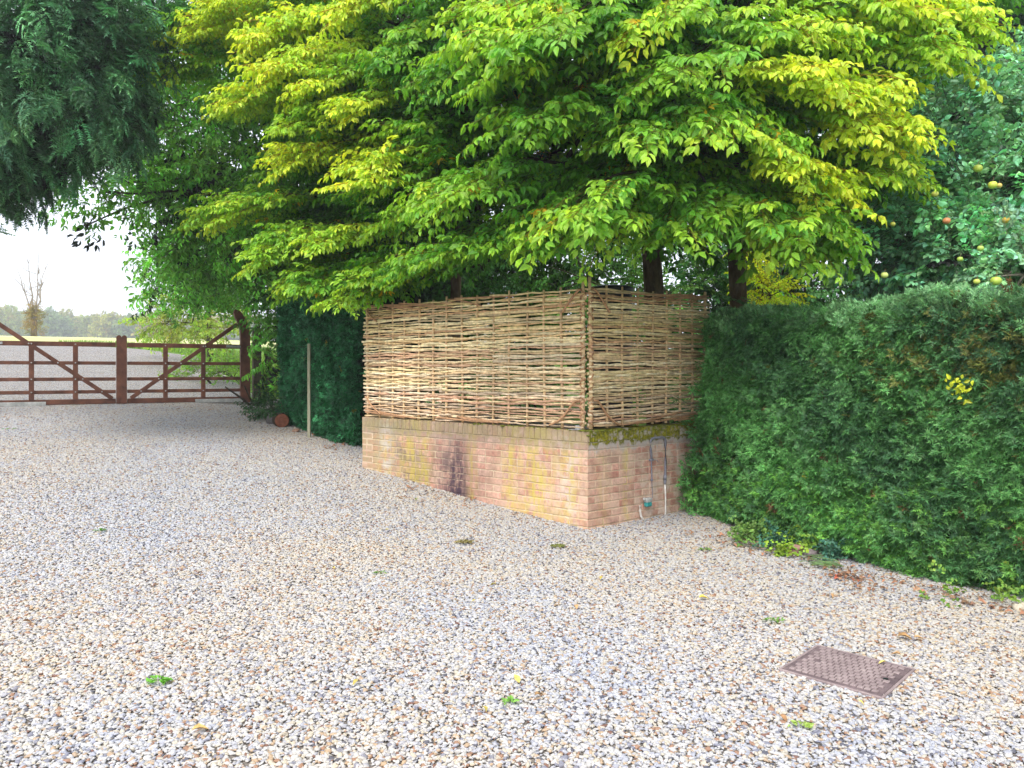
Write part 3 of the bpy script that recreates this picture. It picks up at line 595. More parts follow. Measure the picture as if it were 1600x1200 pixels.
def yewcol(pos):
    k = len(pos); b = np.tile(A(.095, .255, .070), (k, 1)); n1 = np.sin(pos[:, 0]*2.3+pos[:, 2]*1.7)*np.cos(pos[:, 1]*1.9-pos[:, 2]*2.2)+rng.normal(0, .35, k)
    b = b*np.exp(.5*n1)[:, None]; b[:, 2] *= 1+.5*np.clip(-n1, 0, 1)
    olive = np.exp(-((pos[:, 2]-1.75)/.35)**2)*np.exp(-((pos[:, 1]-5.6)/.8)**2); pk = rng.random(k) < .45*olive; b[pk] = A(.13, .15, .035)*rng.uniform(.7, 1.3, (pk.sum(), 1))
    lo = (pos[:, 2] < .7) & (rng.random(k) < .3); b[lo] = b[lo]*A(1.35, 1.25, .8)
    pk = rng.random(k) < .0012; b[pk] = A(.4, .34, .03); pk = rng.random(k) < .006; b[pk] = A(.17, .09, .04)
    return np.clip(b, .003, 1)
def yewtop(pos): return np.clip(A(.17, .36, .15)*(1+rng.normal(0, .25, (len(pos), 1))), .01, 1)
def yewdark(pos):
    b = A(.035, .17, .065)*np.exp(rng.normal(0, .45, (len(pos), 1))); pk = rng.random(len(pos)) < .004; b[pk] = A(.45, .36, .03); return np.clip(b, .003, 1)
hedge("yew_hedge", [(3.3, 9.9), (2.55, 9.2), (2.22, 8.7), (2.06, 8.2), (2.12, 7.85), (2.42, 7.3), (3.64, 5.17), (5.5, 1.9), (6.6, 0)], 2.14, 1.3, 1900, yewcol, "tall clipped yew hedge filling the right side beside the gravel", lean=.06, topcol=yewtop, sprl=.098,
      extra=np.array([P(np.interp(y_, [455, 520, 600, 680, 800], [1165, 1140, 1124, 1106, 1096])+rng.normal(0, 13), y_, 8.15+rng.random()*.22) for y_ in rng.uniform(470, 815, 230)]))
hl = [gnd(438, 662)[:2]+A(0, .15), gnd(500, 687)[:2]+A(.02, .12), gnd(560, 702)[:2]+A(0, .15)]
hl = [hl[0]+A(-.1, 1.3)]+hl
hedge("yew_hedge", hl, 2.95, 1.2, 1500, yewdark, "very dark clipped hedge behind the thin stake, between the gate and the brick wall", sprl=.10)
# sprigs of the right hedge reach over the end of the screen: part of the hedge is loose there
# ---------------------------------------------------------------- brick wall
m, n, out = newmat("old_brick"); at_ = nd(n, "ShaderNodeAttribute", attribute_name="col"); wu = nd(n, "ShaderNodeAttribute", attribute_name="wuv")
W3 = wu.outputs["Vector"]; sx = nd(n, "ShaderNodeSeparateXYZ"); n.links.new(W3, sx.inputs[0]); U, V = sx.outputs[0], sx.outputs[1]
def gauss(u0, w):                     # soft column mask around u0 (metres from the corner, left negative)
    d = math_(n, 'DIVIDE', math_(n, 'SUBTRACT', U, u0), w); return math_(n, 'POWER', 2.718, math_(n, 'MULTIPLY', math_(n, 'MULTIPLY', d, d), -1.))
nf = noise(n, 34, 6, W3); nm_ = noise(n, 6, 5, W3, .65)
mpz = nd(n, "ShaderNodeMapping"); n.links.new(W3, mpz.inputs[0]); mpz.inputs["Scale"].default_value = (1, .28, 1); ns_ = noise(n, 13, 5, mpz.outputs[0], .6)
c = mixc(n, 1., at_.outputs[0], ramp(n, nf.outputs[0], [(.25, .62), (.75, 1.35)]).outputs[0], 'MULTIPLY'); c = mixc(n, 1., c, (.93, .92, .93), 'MULTIPLY')
c = mixc(n, ramp(n, nm_.outputs[0], [(.38, .1), (.62, .85)]).outputs[0], c, srgb(206, 178, 154))
blot = noise(n, 4.2, 6, W3, .7); c = mixc(n, ramp(n, blot.outputs[0], [(.5, 0.), (.68, .55)]).outputs[0], c, srgb(132, 104, 84))                    # lime bloom
def stain(c, u0, w, col, lo, hi, amt, src=ns_, vm=None):
    a = math_(n, 'MULTIPLY', gauss(u0, w), ramp(n, src.outputs[0], [(lo, 0.), (hi, 1.)]).outputs[0])
    if vm is not None: a = math_(n, 'MULTIPLY', a, vm)
    return mixc(n, math_(n, 'MULTIPLY', a, amt, True), c, col)
left = ramp(n, math_(n, 'ADD', math_(n, 'DIVIDE', U, 4.), 1.), [(.02, 1.), (.5, 0.)]).outputs[0]
c = mixc(n, math_(n, 'MULTIPLY', left, ramp(n, nm_.outputs[0], [(.35, .35), (.6, .9)]).outputs[0]), c, srgb(158, 148, 104))
low = ramp(n, V, [(.45, 1.), (.9, .35)]).outputs[0]
c = stain(c, -1.80, .30, srgb(74, 60, 70), .34, .54, 1.05, ns_, low); c = stain(c, -1.80, .16, srgb(66, 56, 68), .42, .6, .7, nf, low); c = stain(c, -2.35, .35, srgb(96, 82, 84), .42, .6, .8, ns_, low); c = stain(c, -2.75, .5, srgb(92, 80, 80), .45, .6, .75, nm_)
c = stain(c, -1.45, .3, srgb(120, 84, 78), .45, .6, .5, nm_)
for u0, w, a in ((-.62, .17, .95), (-1.0, .09, .85), (-.22, .14, .8), (-1.55, .07, .55), (-2.55, .22, .8), (-2.3, .1, .7), (-3.0, .2, .5), (.55, .05, .75), (-.75, .3, .4), (.2, .08, .3)):
    c = stain(c, u0, w, srgb(196, 178, 84), .42, .58, a*.8)
for u0, w, a in ((-.25, .1, .6), (-3.0, .15, .7), (1.0, .35, .45), (1.5, .3, .5)):
    c = stain(c, u0, w, srgb(205, 196, 184), .46, .58, a, nm_)
mossn = noise(n, 9, 6, W3, .7)
mtop = ramp(n, math_(n, 'ADD', V, math_(n, 'MULTIPLY', ns_.outputs[0], .22)), [(.98, 0.), (1.06, 1.)]).outputs[0]
whi = ramp(n, math_(n, 'ADD', V, math_(n, 'MULTIPLY', ns_.outputs[0], .3)), [(.95, 0.), (1.02, .75)]).outputs[0]
rightm = ramp(n, U, [(.0, .25), (.03, 1.)]).outputs[0]
c = mixc(n, math_(n, 'MULTIPLY', whi, rightm), c, srgb(176, 172, 166)); c = mixc(n, math_(n, 'MULTIPLY', whi, math_(n, 'MULTIPLY', .7, math_(n, 'SUBTRACT', 1., rightm))), c, srgb(140, 122, 104))
moss = math_(n, 'MULTIPLY', math_(n, 'MULTIPLY', mtop, rightm), ramp(n, mossn.outputs[0], [(.36, 0.), (.5, 1.)]).outputs[0])
c = mixc(n, moss, c, mixc(n, ramp(n, nf.outputs[0], [(.35, 0.), (.65, 1.)]).outputs[0], srgb(92, 92, 28), srgb(152, 146, 44)))
n3_ = noise(n, 3, 2, W3); c = mixc(n, .0, c, c)
bh = math_(n, 'ADD', nf.outputs[0], math_(n, 'MULTIPLY', moss, 1.5))
princ(n, out, c, .9, .15, 0., bump(n, bh, .7, .006)); M_BRICK = m
BR = [srgb(206, 156, 138), srgb(198, 144, 126), srgb(210, 168, 150), srgb(182, 128, 112), srgb(212, 172, 154), srgb(190, 136, 120), srgb(202, 158, 142)]
def brick_run(mb, cop, P0, P1, usign, ztop, zbot, inward, thick=.215):
    P0 = A(*P0); P1 = A(*P1); L = np.linalg.norm(P1-P0); d = (P1-P0)/L; inn = A(*inward)
    def blk(tgt, u0, u1, z0, z1, depth, col, out_=0.):
        j = rng.normal(0, .0018, 4); b = .005; pr = out_+abs(rng.normal(0, .0015))
        def q(u, z, o): return np.array([*(P0+d*u-inn*o), z])
        v = [q(u0, z0, -depth), q(u1, z0, -depth), q(u1, z1, -depth), q(u0, z1, -depth),
             q(u0+j[0], z0, pr-b), q(u1+j[1], z0, pr-b), q(u1+j[1], z1, pr-b), q(u0+j[0], z1, pr-b),
             q(u0+j[0]+b, z0+b+j[2]*.6, pr), q(u1+j[1]-b, z0+b+j[3]*.6, pr), q(u1+j[1]-b, z1-b+j[2]*.6, pr), q(u0+j[0]+b, z1-b+j[3]*.6, pr)]
        f = [(8, 9, 10, 11), (4, 5, 9, 8), (5, 6, 10, 9), (6, 7, 11, 10), (7, 4, 8, 11), (0, 1, 5, 4), (1, 2, 6, 5), (2, 3, 7, 6), (3, 0, 4, 7), (0, 3, 2, 1)]
        w = [(usign*((p[:2]-P0) @ d), p[2], p[0]*.01+(0 if usign > 0 else 5)) for p in v]
        tgt.add(v, [np.array(x) for x in f], col, w)
    u = 0.
    while u < L-.02:                                   # bricks on edge along the top
        w = .064; u1 = min(u+w, L); c = A(*BR[rng.integers(len(BR))])*rng.uniform(.8, 1.02); blk(cop, u+(.002 if u == 0 else 0), u1, ztop-.112, ztop+rng.normal(0, .002), thick, c, .003); u += .0735
    z = ztop-.122; row = 0
    while z > zbot:
        z1 = z; z0 = z-.064; u = 0. ; hd = (row % 4 == 3); w = .1025 if hd else .215
        if row % 2: blk(mb, 0., .1, z0, z1, .1, A(*BR[rng.integers(len(BR))])*rng.uniform(.85, 1.1)); u = .1125
        while u < L-.03:
            u1 = min(u+w, L); blk(mb, u, u1, z0, z1, .1, A(*BR[rng.integers(len(BR))])*rng.uniform(.75, 1.12)); u = u1+.0105
        z -= .0745; row += 1
    # mortar
    def q(u, z, o): return np.array([*(P0+d*u-inn*o), z])
    mo = -.004; v = [q(0, zbot-.2, mo), q(L, zbot-.2, mo), q(L, ztop-.008, mo), q(0, ztop-.008, mo), q(0, zbot-.2, -thick+.004), q(L, zbot-.2, -thick+.004), q(L, ztop-.008, -thick+.004), q(0, ztop-.008, -thick+.004)]
    f = [(0, 1, 2, 3), (5, 4, 7, 6), (3, 2, 6, 7), (4, 0, 3, 7), (1, 5, 6, 2)]
    w = [(usign*((p[:2]-P0) @ d), p[2], 3) for p in v]
    return v, f, w
bw = empty("brick_wall", (WC[0], WC[1], 0), "low weathered red brick wall with yellow lichen turning a corner on the gravel", "wall")
dl = unit(WL-WC); dr_ = unit(WR-WC); inl = A(-dl[1], dl[0])*(1 if (A(-dl[1], dl[0]) @ A(.5, .8)) > 0 else -1); inr = A(-dr_[1], dr_[0])*(1 if (A(-dr_[1], dr_[0]) @ A(-.5, .8)) > 0 else -1)
body = MB(); cop = MB(); mor = MB()
runs = [(WC, WL, -1, inl), (WC, WR+dr_*.5, 1, inr), (WL, WL+inl*2.0, -1, -dl)]
for (a, b, sg, inn) in runs:
    v, f, w = brick_run(body, cop, a, b, sg, WTOP, -.08, inn); mor.add(v, [np.array(x) for x in f], srgb(206, 190, 160), w)
part(body, "bricks", M_BRICK, bw); part(cop, "coping", M_BRICK, bw); part(mor, "mortar", M_BRICK, bw)
# moss cushions along the top
ms = MB(); 
for k in range(170):
    right = rng.random() < .72
    if right: u = rng.random()*1.55; p = WC+dr_*u-inr*(.004)+inr*rng.random()*.05
    else: u = rng.random()**1.5*1.6; p = WC+dl*u+inl*rng.random()*.06-inl*.004
    z = WTOP-(rng.random()**2*.05 if right else 0); r = rng.uniform(.008, .022)
    v_, q_ = av, aq; ms.add(v_*A(r*1.3, r*1.3, r*.55)+A(p[0], p[1], z), q_, A(.16, .18, .03)*rng.uniform(.7, 1.5))
part(ms, "moss", col_noisy("moss", 160, 1., .05, 1., .01, .5, 1.5), bw, True)

# ---------------------------------------------------------------- woven screens
def rodcol(zf):
    base = np.array([srgb(220, 194, 152), srgb(206, 174, 132), srgb(228, 208, 170), srgb(194, 154, 120), srgb(212, 188, 140), srgb(190, 168, 136)])
    c = base[rng.integers(len(base))].copy()
    c = c*A(1.2, 1.25, 1.3)
    if zf > .6: c = c*A(1.0, .98, .88)
    if zf < .25: c = c*A(.97, .93, .97)
    return c*rng.uniform(.8, 1.12)
def screen(name, P0, P1, nrm, nsail, zb0, zb1, zt0, zt1, pole0, pole1, label, skip_low=None):
    """woven hazel hurdle from P0 (corner) to P1; nrm points to the viewer's side"""
    P0 = A(*P0); P1 = A(*P1); L = np.linalg.norm(P1-P0); d = (P1-P0)/L; nv = A(*nrm)
    root = empty(name, (P0[0], P0[1], zb0), label, "woven screen", "woven screens on the brick wall")
    us = np.linspace(.03, L-.03, nsail)+np.concatenate([[0], rng.normal(0, .012, nsail-2), [0]])
    lean = rng.normal(0, .008, nsail)
    for k, u in enumerate(us):
        f = u/L; zt = zt0*(1-f)+zt1*f; zb = zb0*(1-f)+zb1*f; ext = rng.uniform(.012, .045)
        if k == 0: ext = pole0
        if k == nsail-1: ext = pole1
        r = rng.uniform(.012, .016) if 0 < k < nsail-1 else .019
        t = np.linspace(0, 1, 9); z = zb-.015+(zt+ext-zb+.015)*t; p = np.stack([P0[0]+d[0]*(u+lean[k]*t), P0[1]+d[1]*(u+lean[k]*t), z], -1)
        p[:, 0] += np.sin(t*4+k)*.004
        mb = MB(); mb.tube(p, r*np.linspace(1.1, .85, 9), 8, srgb(196, 160, 116)*np.ones(3)*rng.uniform(.8, 1.05) if False else A(*srgb(214, 182, 138))*rng.uniform(.85, 1.1)); part(mb, "upright", M_WILLOW, root, True)
    rods = MB(); H = (zt0+zt1)/2-(zb0+zb1)/2; n_rows = int(H/.0245)
    usx = np.concatenate([[-.0], us[1:-1], [L]])
    for row in range(n_rows):
        zf = (row+.5)/n_rows; ph = 1 if (row % 2) else -1
        if rng.random() < .12: ph = -ph
        # a row is made of overlapping rods 1.2-2.4 m long
        a = .0+rng.normal(0, .008)
        while a < L:
            b = min(a+rng.uniform(1.1, 2.6), L+.03+rng.normal(0, .01))
            if L-b < .5: b = L+.03+rng.normal(0, .012)
            nn = max(4, int((b-a)/.045)); u = np.linspace(a, b, nn)
            g_ = np.interp(u, us, np.arange(nsail)); off = -ph*np.cos(g_*math.pi)*.0155
            zb = zb0+(zb1-zb0)*u/L; zt = zt0+(zt1-zt0)*u/L
            wv = rng.normal(0, .004)+.006*np.sin(u*rng.uniform(2, 5)+rng.random()*6)+.0035*np.sin(u*rng.uniform(9, 16)+rng.random()*6)+rng.normal(0, .0018, nn)
            z = zb+(zt-zb)*zf+wv
            r0 = rng.uniform(.0112, .0165)*(.82 if zf < .18 or zf > .9 else 1); rr = r0*np.linspace(1.1, .75, nn)[::rng.choice([-1, 1])]*(1+rng.normal(0, .05, nn))
            xy = P0+d*u[:, None]+nv*(off+rng.normal(0, .003))[:, None]
            c = rodcol(zf); rods.tube(np.concatenate([xy, z[:, None]], 1), rr, 6, c*(1+rng.normal(0, .06, (nn, 1))))
            a = b-rng.uniform(.02, .12)
            if b >= L: break
    # diagonal and braided edge rods
    def diag(u, z, r=.009, lift=.034):
        u = np.asarray(u, float); t = np.linspace(0, 1, 26); uu = np.interp(t, np.linspace(0, 1, len(u)), u); zz = np.interp(t, np.linspace(0, 1, len(z)), z)
        zz = np.convolve(np.pad(zz, 2, 'edge'), np.ones(5)/5, 'valid'); xy = P0+d*uu[:, None]+nv*(lift+.006*np.sin(uu*26))[:, None]
        rods.tube(np.concatenate([xy, zz[:, None]], 1), r, 6, A(*srgb(184, 142, 106))*rng.uniform(.85, 1.1))
    for q in range(16):
        u0 = rng.uniform(0, L*.85); ln = rng.uniform(.5, 1.1); u1 = min(L, u0+ln); f0, f1 = u0/L, u1/L
        zt_a = zt0*(1-f0)+zt1*f0; zt_b = zt0*(1-f1)+zt1*f1; zb_a = zb0*(1-f0)+zb1*f0; zb_b = zb0*(1-f1)+zb1*f1; dz = rng.uniform(.02, .10)
        if q % 2: diag([u0, (u0+u1)/2, u1], [zt_a-dz, zt_a-dz*.3, zt_b+.006], .0085, rng.uniform(.02, .03))
        else: diag([u0, (u0+u1)/2, u1], [zb_a+.005, zb_a+dz*.5, zb_b+dz], .0085, rng.uniform(.02, .03))
    part(rods, "weave", M_WILLOW, root, True)
    tb = MB(); rods = tb
    s0 = .03
    diag([s0, .10, .28, .42], [zb0+.27, zb0+.26, zb0+.06, zb0+.008], .011, .04)
    diag([s0, .10, .2, .26], [zt0-.01, zt0-.06, zt0-.16, zt0-.24], .011, .04)
    if L > 2.5: diag([L-.02, L-.12, L-.32], [zb1+.25, zb1+.16, zb1+.03], .010, .04); diag([L-.03, L-.1, L-.25], [zt1-.03, zt1-.1, zt1-.2], .011, .04)
    # twists of rod round the end pole
    e = []
    for q in range(26):
        z = zb0+.03+(zt0-zb0-.05)*q/25+rng.normal(0, .006); t = np.linspace(-.4, math.pi+.4, 8); rr = .024
        tb.tube(np.stack([P0[0]+d[0]*(us[0]+rr*np.cos(t))+nv[0]*rr*np.sin(t), P0[1]+d[1]*(us[0]+rr*np.cos(t))+nv[1]*rr*np.sin(t), z+.022*np.cos(t)*(1 if q % 2 else -1)], -1), .0085, 6, A(*srgb(176, 134, 98))*rng.uniform(.85, 1.15))
    part(tb, "binding_rods", M_WILLOW, root, True)
    return root
SC0 = WC+inl*.05+inr*.05
screen("woven_screen", SC0-dr_*.0+dl*.022, WL+inl*.05+dl*-.02, -inl, 15, 1.045, 1.035, 2.415, 2.415, .09, .045, "long woven hazel screen on the left arm of the brick wall, facing the drive")
screen("woven_screen", SC0+dr_*.022, WR+inr*.05, -inr, 9, 1.045, 1.07, 2.42, 2.44, .105, .055, "short woven hazel screen on the right arm of the brick wall, beside the yew hedge")
# bits on the wall
def wall_pt(px, py, off=0., right=True):
    a, b, inn = (WC, WR, inr) if right else (WC, WL, inl)
    t = on_line(a, b, px); p = a+(b-a)*t-inn*off; return A(p[0], p[1], HC+(HY-py)/F*p[1])
br = empty("metal_bracket", wall_pt(905, 669, .01, False), "small grey metal bracket on the wall top under the screen corner", "bracket")
q0 = wall_pt(897, 670, 0, False); q0[2] = WTOP; mb = MB(); ax = np.array([[*dl, 0], [*inl, 0], [0, 0, 1]])
mb.box(A(q0[0], q0[1], WTOP+.006)+A(*inl, 0)*.03, (.13, .08, .005), ax); part(mb, "base_plate", M_METAL, br)
mb = MB(); mb.box(A(q0[0], q0[1], WTOP+.026)+A(*inl, 0)*.05-A(*dl, 0)*.02, (.08, .005, .038), ax); part(mb, "upstand", M_METAL, br)
# conduit
cd = empty("conduit_pipe", wall_pt(1035, 700, .02), "grey conduit in an upturned U on the short brick wall, white lower end", "pipe")
def arc_path(pts, off=.02): return np.array([wall_pt(x, y, off) for x, y in pts])
mb = MB(); mb.tube(arc_path([(1016, 718), (1014.5, 702), (1014, 694), (1014.5, 688.5), (1017, 685.5), (1021, 684.3), (1027, 683.6), (1032, 683.2), (1035.5, 684.3), (1037.3, 688), (1037.6, 694), (1037.5, 720), (1037.2, 742), (1036.6, 752)]), .0125, 10); part(mb, "conduit", M_PIPE, cd, True)
mb = MB(); mb.tube(arc_path([(1037, 742), (1037, 750)]), .017, 10); mb.tube(arc_path([(1036.8, 750), (1036.4, 757)]), [.017, .010], 10); part(mb, "coupling", M_PIPE, cd, True)
mb = MB(); mb.tube(arc_path([(1036.6, 754), (1037.5, 775), (1037.6, 800), (1036.5, 828)]), .0095, 8); part(mb, "white_end", M_WHITE, cd, True)
cl = MB(); ax = np.array([[*dr_, 0], [*inr, 0], [0, 0, 1]])
cl.box(wall_pt(1016, 718.5, .016), (.055, .03, .022), ax, None, .004); cl.tube([wall_pt(1017, 718, .02), wall_pt(1023, 719, .03), wall_pt(1025, 722, .03)], .004, 6); part(cl, "clamp", M_PIPE, cd)
mb = MB(); mb.tube(arc_path([(1016, 718), (1016.6, 735), (1016.8, 750)], .014), .0075, 6); mb.box(wall_pt(1016.8, 750, .014), (.028, .02, .02), ax, None, .003)
mb.tube(arc_path([(1016.8, 750), (1017.6, 762), (1018.3, 778)], .012), .0035, 6); part(mb, "cable", M_PIPE, cd)
ob = empty("outlet_box", wall_pt(1007, 785, .03), "small grey and teal outlet box low on the short brick wall", "outlet")
p = wall_pt(1008.5, 783, .035)
mb = MB(); mb.box(p+A(0, 0, .012), (.085, .055, .045), ax, None, .008); mb.tube([p+A(*(-dr_*.03), .01), p+A(*(-dr_*.065), .032)], [.02, .014], 8); part(mb, "box", M_GREYBOARD, ob)
mb = MB(); mb.box(p+A(0, 0, -.032), (.078, .05, .046), ax, None, .008); part(mb, "teal_cover", M_TEAL, ob)
mb = MB(); t0 = [(996.5, 790), (996.3, 797), (998, 806), (1003, 815), (1010, 822), (1015, 828), (1019, 836)]
hp = arc_path(t0, .03); hp[-2:, :2] -= inr*.05; hp[-1][2] = -.02
hz = MB(); hz.tube(hp, .011, 8); o = hz.build("hose", M_WHITE, None, True); tag(o, "short white hose curving from the outlet box to the gravel", "hose")

# black tank behind the screens
tk = empty("water_tank", (1.18, 9.15, 0), "black round tank whose lid shows over the screens near their corner", "tank")
def lathe(mb, prof, c, n=32, col=None):
    th = np.linspace(0, 2*math.pi, n, endpoint=False); pr = np.array(prof, float)
    v = np.stack([c[0]+pr[:, :1]*np.cos(th), c[1]+pr[:, :1]*np.sin(th), c[2]+pr[:, 1:]+0*th], -1).reshape(-1, 3)
    i = (np.arange(len(pr)-1)[:, None]*n); j = np.arange(n)[None]; mb.add(v, np.stack([i+j, i+(j+1) % n, i+n+(j+1) % n, i+n+j], -1).reshape(-1, 4), col)
mb = MB(); lathe(mb, [(.0, 0), (.24, 0), (.25, .1), (.25, 1.2), (.26, 1.22), (.25, 1.24), (.25, 2.52), (.23, 2.55)], (1.18, 9.15, 0)); part(mb, "body", M_BLACK, tk, True)
mb = MB(); lathe(mb, [(.262, 2.53), (.268, 2.55), (.268, 2.585), (.255, 2.595), (.24, 2.60), (.1, 2.625), (0, 2.63)], (1.18, 9.15, 0)); part(mb, "lid", M_BLACK, tk, True)

# ---------------------------------------------------------------- the gate
GZ = .955
def gp(u, h, off=0.): p = GC+GU*u-GN*off; return A(p[0], p[1], GZ+h)
gx3 = A(*GU, 0); gz3 = A(0, 0, 1); gax = np.array([[*GU, 0], [*GN, 0], [0, 0, 1]])
def gate_leaf(sg, label):
    root = empty("gate", gp(.07*sg, 0), label, "gate", "pair of timber gates")
    W_ = 2.26; ups = []; top = None
    for h, t, nm in ((1.155, .085, "top_rail"), (.80, .065, "rail"), (.495, .065, "rail"), (.255, .065, "rail"), (.07, .095, "bottom_rail")):
        mb = MB(); mb.box(gp(sg*(W_+.1)/2, h), (W_-.1, .05 if nm != "top_rail" else .075, t), gax, None, .006); q_ = part(mb, nm, M_GATE, root); top = top or q_
    o = [(-.045, .02), (.045, .02), (.045, 1.29)]+[(.045*math.cos(a), 1.29+.05*math.sin(a)) for a in np.linspace(.3, math.pi-.3, 7)]+[(-.045, 1.29)]
    mb = MB(); mb.prism(o, gp(sg*.0455, 0, .012), gx3, gz3, .085); part(mb, "meeting_stile", M_GATE, root)
    for u in (.775, 1.477):
        mb = MB(); mb.box(gp(sg*u, .62, .042), (.085, .03, 1.0), gax, None, .004); ups.append(part(mb, "upright", M_GATE, root))
    # heel with swept head
    pts = []; 
    ctr = [(2.30, 0), (2.30, .5), (2.30, 1.0), (2.30, 1.40), (2.285, 1.58), (2.24, 1.72), (2.17, 1.84), (2.12, 1.93)]
    c_ = np.array(ctr); t_ = unit(np.gradient(c_, axis=0)); nn = np.stack([-t_[:, 1], t_[:, 0]], -1); wd = np.array([.095, .095, .095, .095, .09, .085, .08, .06])[:, None]
    a_ = c_+nn*wd; b_ = (c_-nn*wd)[::-1]; tipc = c_[-1]+t_[-1]*.05
    out_ = np.concatenate([b_, a_]); out_ = [tuple(x) for x in a_]+[tuple(tipc)]+[tuple(x) for x in b_]
    if sg < 0: out_ = [(-x, y) for x, y in out_][::-1]
    else: out_ = out_
    mb = MB(); mb.prism(out_[::-1], gp(0, -.05, .0), gx3, gz3, .12); part(mb, "heel", M_GATE, root)
    a = gp(sg*2.14, 1.62, .03); b = gp(sg*.16, .12, .03); d = unit(b-a); mb = MB()
    mb.box((a+b)/2, (np.linalg.norm(b-a), .04, .075), np.array([d, unit(np.cross(gz3, d)), np.cross(d, unit(np.cross(gz3, d)))]), None, .004); bra = part(mb, "brace", M_GATE, root)
    # bolts
    for ui, u in enumerate((.775, 1.477)):
        for h in (1.15, .80, .495, .255):
            mb = MB(); c0 = gp(sg*u, h, .057); mb.tube([c0, c0-A(*GN, 0)*.008], .014, 8); part(mb, "bolt", M_METAL, ups[ui], True)
    for h in (.80, .495, .255, 1.15):
        u = .16+(h-.12)/(1.62-.12)*(2.14-.16); c0 = gp(sg*(u), h, .05); mb = MB(); mb.tube([c0, c0-A(*GN, 0)*.012], .014, 8); part(mb, "bolt", M_METAL, bra, True)
    mb = MB(); mb.box(gp(sg*2.15, 1.155, .045), (.46, .008, .045), gax, None, .002); mb.tube([gp(sg*2.36, 1.155, .05), gp(sg*2.48, 1.155, -.02)], .012, 8); part(mb, "hinge_strap", M_METAL, top)
    # wire mesh on the back
    mb = MB()
    for u in np.arange(.15, 2.2, .1): mb.tube([gp(sg*u, .1, -.035), gp(sg*u, 1.12, -.035)], .0012, 3, caps=False)
    for h in np.arange(.12, 1.12, .1): mb.tube([gp(sg*.12, h, -.033), gp(sg*2.22, h, -.033)], .0012, 3, caps=False)
    part(mb, "wire_mesh", M_METAL, root)
    mb = MB(); a, b = (1.32, 2.24) if sg > 0 else (1.25, 2.24)
    mb.box(gp(sg*(a+b)/2, .045, .09), (b-a, .03, .075), gax, None, .004); part(mb, "drop_board", M_GREYBOARD, root)
    return root
gate_leaf(1, "right brown five bar gate leaf hung beside the laurel"); gate_leaf(-1, "left brown five bar gate leaf cut by the photo edge")
for sg, lab in ((1, "weathered hanging post behind the swept heel of the right gate leaf"), (-1, "brown hanging post at the far left end of the gates")):
    o = MB(); h_ = 1.55; c0 = gp(sg*2.56, h_/2-.1, -.1); o.box(c0, (.16, .16, h_+.2), gax, None, .012)
    c1 = gp(sg*2.56, h_+.03, -.1); o.box(c1, (.13, .13, .06), gax, None, .02); ob_ = o.build("gate_post", M_OLDWOOD); tag(ob_, lab, "post", "gate hanging posts")
# rail fence right of the gate
f0 = gp(2.75, 0, -.1); f1 = gp(4.6, 0, .4); fr_ = empty("rail_fence", f0, "mossy rail fence under the laurel right of the gate post", "fence"); d = unit((f1-f0)); L = np.linalg.norm(f1-f0)
for u in (.05, .95, 1.85):
    p = f0+d*u; mb = MB(); mb.tube([p-A(0, 0, .2), p+A(0, 0, .5), p+A(0, 0, 1.15)], [.07, .065, .062], 9); part(mb, "post", M_OLDWOOD, fr_, True)
for h in (.38, .85):
    mb = MB(); mb.tube([f0+A(0, 0, h+.02)-A(0, .07, 0), f0+d*L*.5+A(0, -.07, h-.02), f1+A(0, -.07, h-.04)], [.05, .055, .05], 8); part(mb, "rail", M_OLDWOOD, fr_, True)
# shrubs around the gate
leafy("shrub", (*P(345, 600, 19)[:2], gz(*P(345, 600, 19)[:2])), P(345, 580, 19), .03, [(P(330, 586, 19.5), (.9, .6, .32), 90), (P(365, 590, 18.8), (.5, .5, .35), 60), (P(300, 600, 19.8), (.3, .3, .15), 20)], LAUR, M_LEAF, cvar((.20, .38, .04)), .3, "low bright green shrub seen through the right gate leaf", "shrub", stems=3, hang=-.3)
leafy("shrub", (*P(412, 600, 15.4)[:2], gz(*P(412, 600, 15.4)[:2])), P(412, 590, 15.4), .03, [(P(416, 562, 16.2), (.14, .2, .22), 26), (P(418, 612, 16.2), (.16, .2, .12), 24)], LAUR, M_LEAF, cvar((.2, .42, .04)), .2, "small sprouting shrub between the rails of the mossy fence", "shrub", stems=3, hang=-.1)
leafy("shrub", (*gnd(418, 650)[:2]+A(.1, .3), gnd(418, 650)[2]), P(418, 640, 14), .03, [(P(412, 644, 14.6), (.2, .3, .08), 40), (P(430, 640, 13.6), (.35, .3, .2), 60), (P(445, 652, 13), (.25, .2, .15), 30)], LAUR, M_GLOSS, cvar((.04, .11, .035)), .22, "dark low ground shrub at the foot of the mossy fence", "shrub", stems=3, hang=.0)
# overhanging pale tree edge beyond the gate
leafy("field_maple", (*P(330, 560, 24)[:2], gz(*P(330, 560, 24)[:2])), P(330, 440, 24), .1, [(P(300, 505, 22), (1.3, 1., .5), 60), (P(262, 505, 24), (.9, .8, .35), 30), (P(330, 470, 23), (1.3, 1, .6), 60)], HORN, M_LEAF, cvar((.30, .42, .06)), .6, "pale green tree beyond the gate whose branches reach over the field edge", "tree")

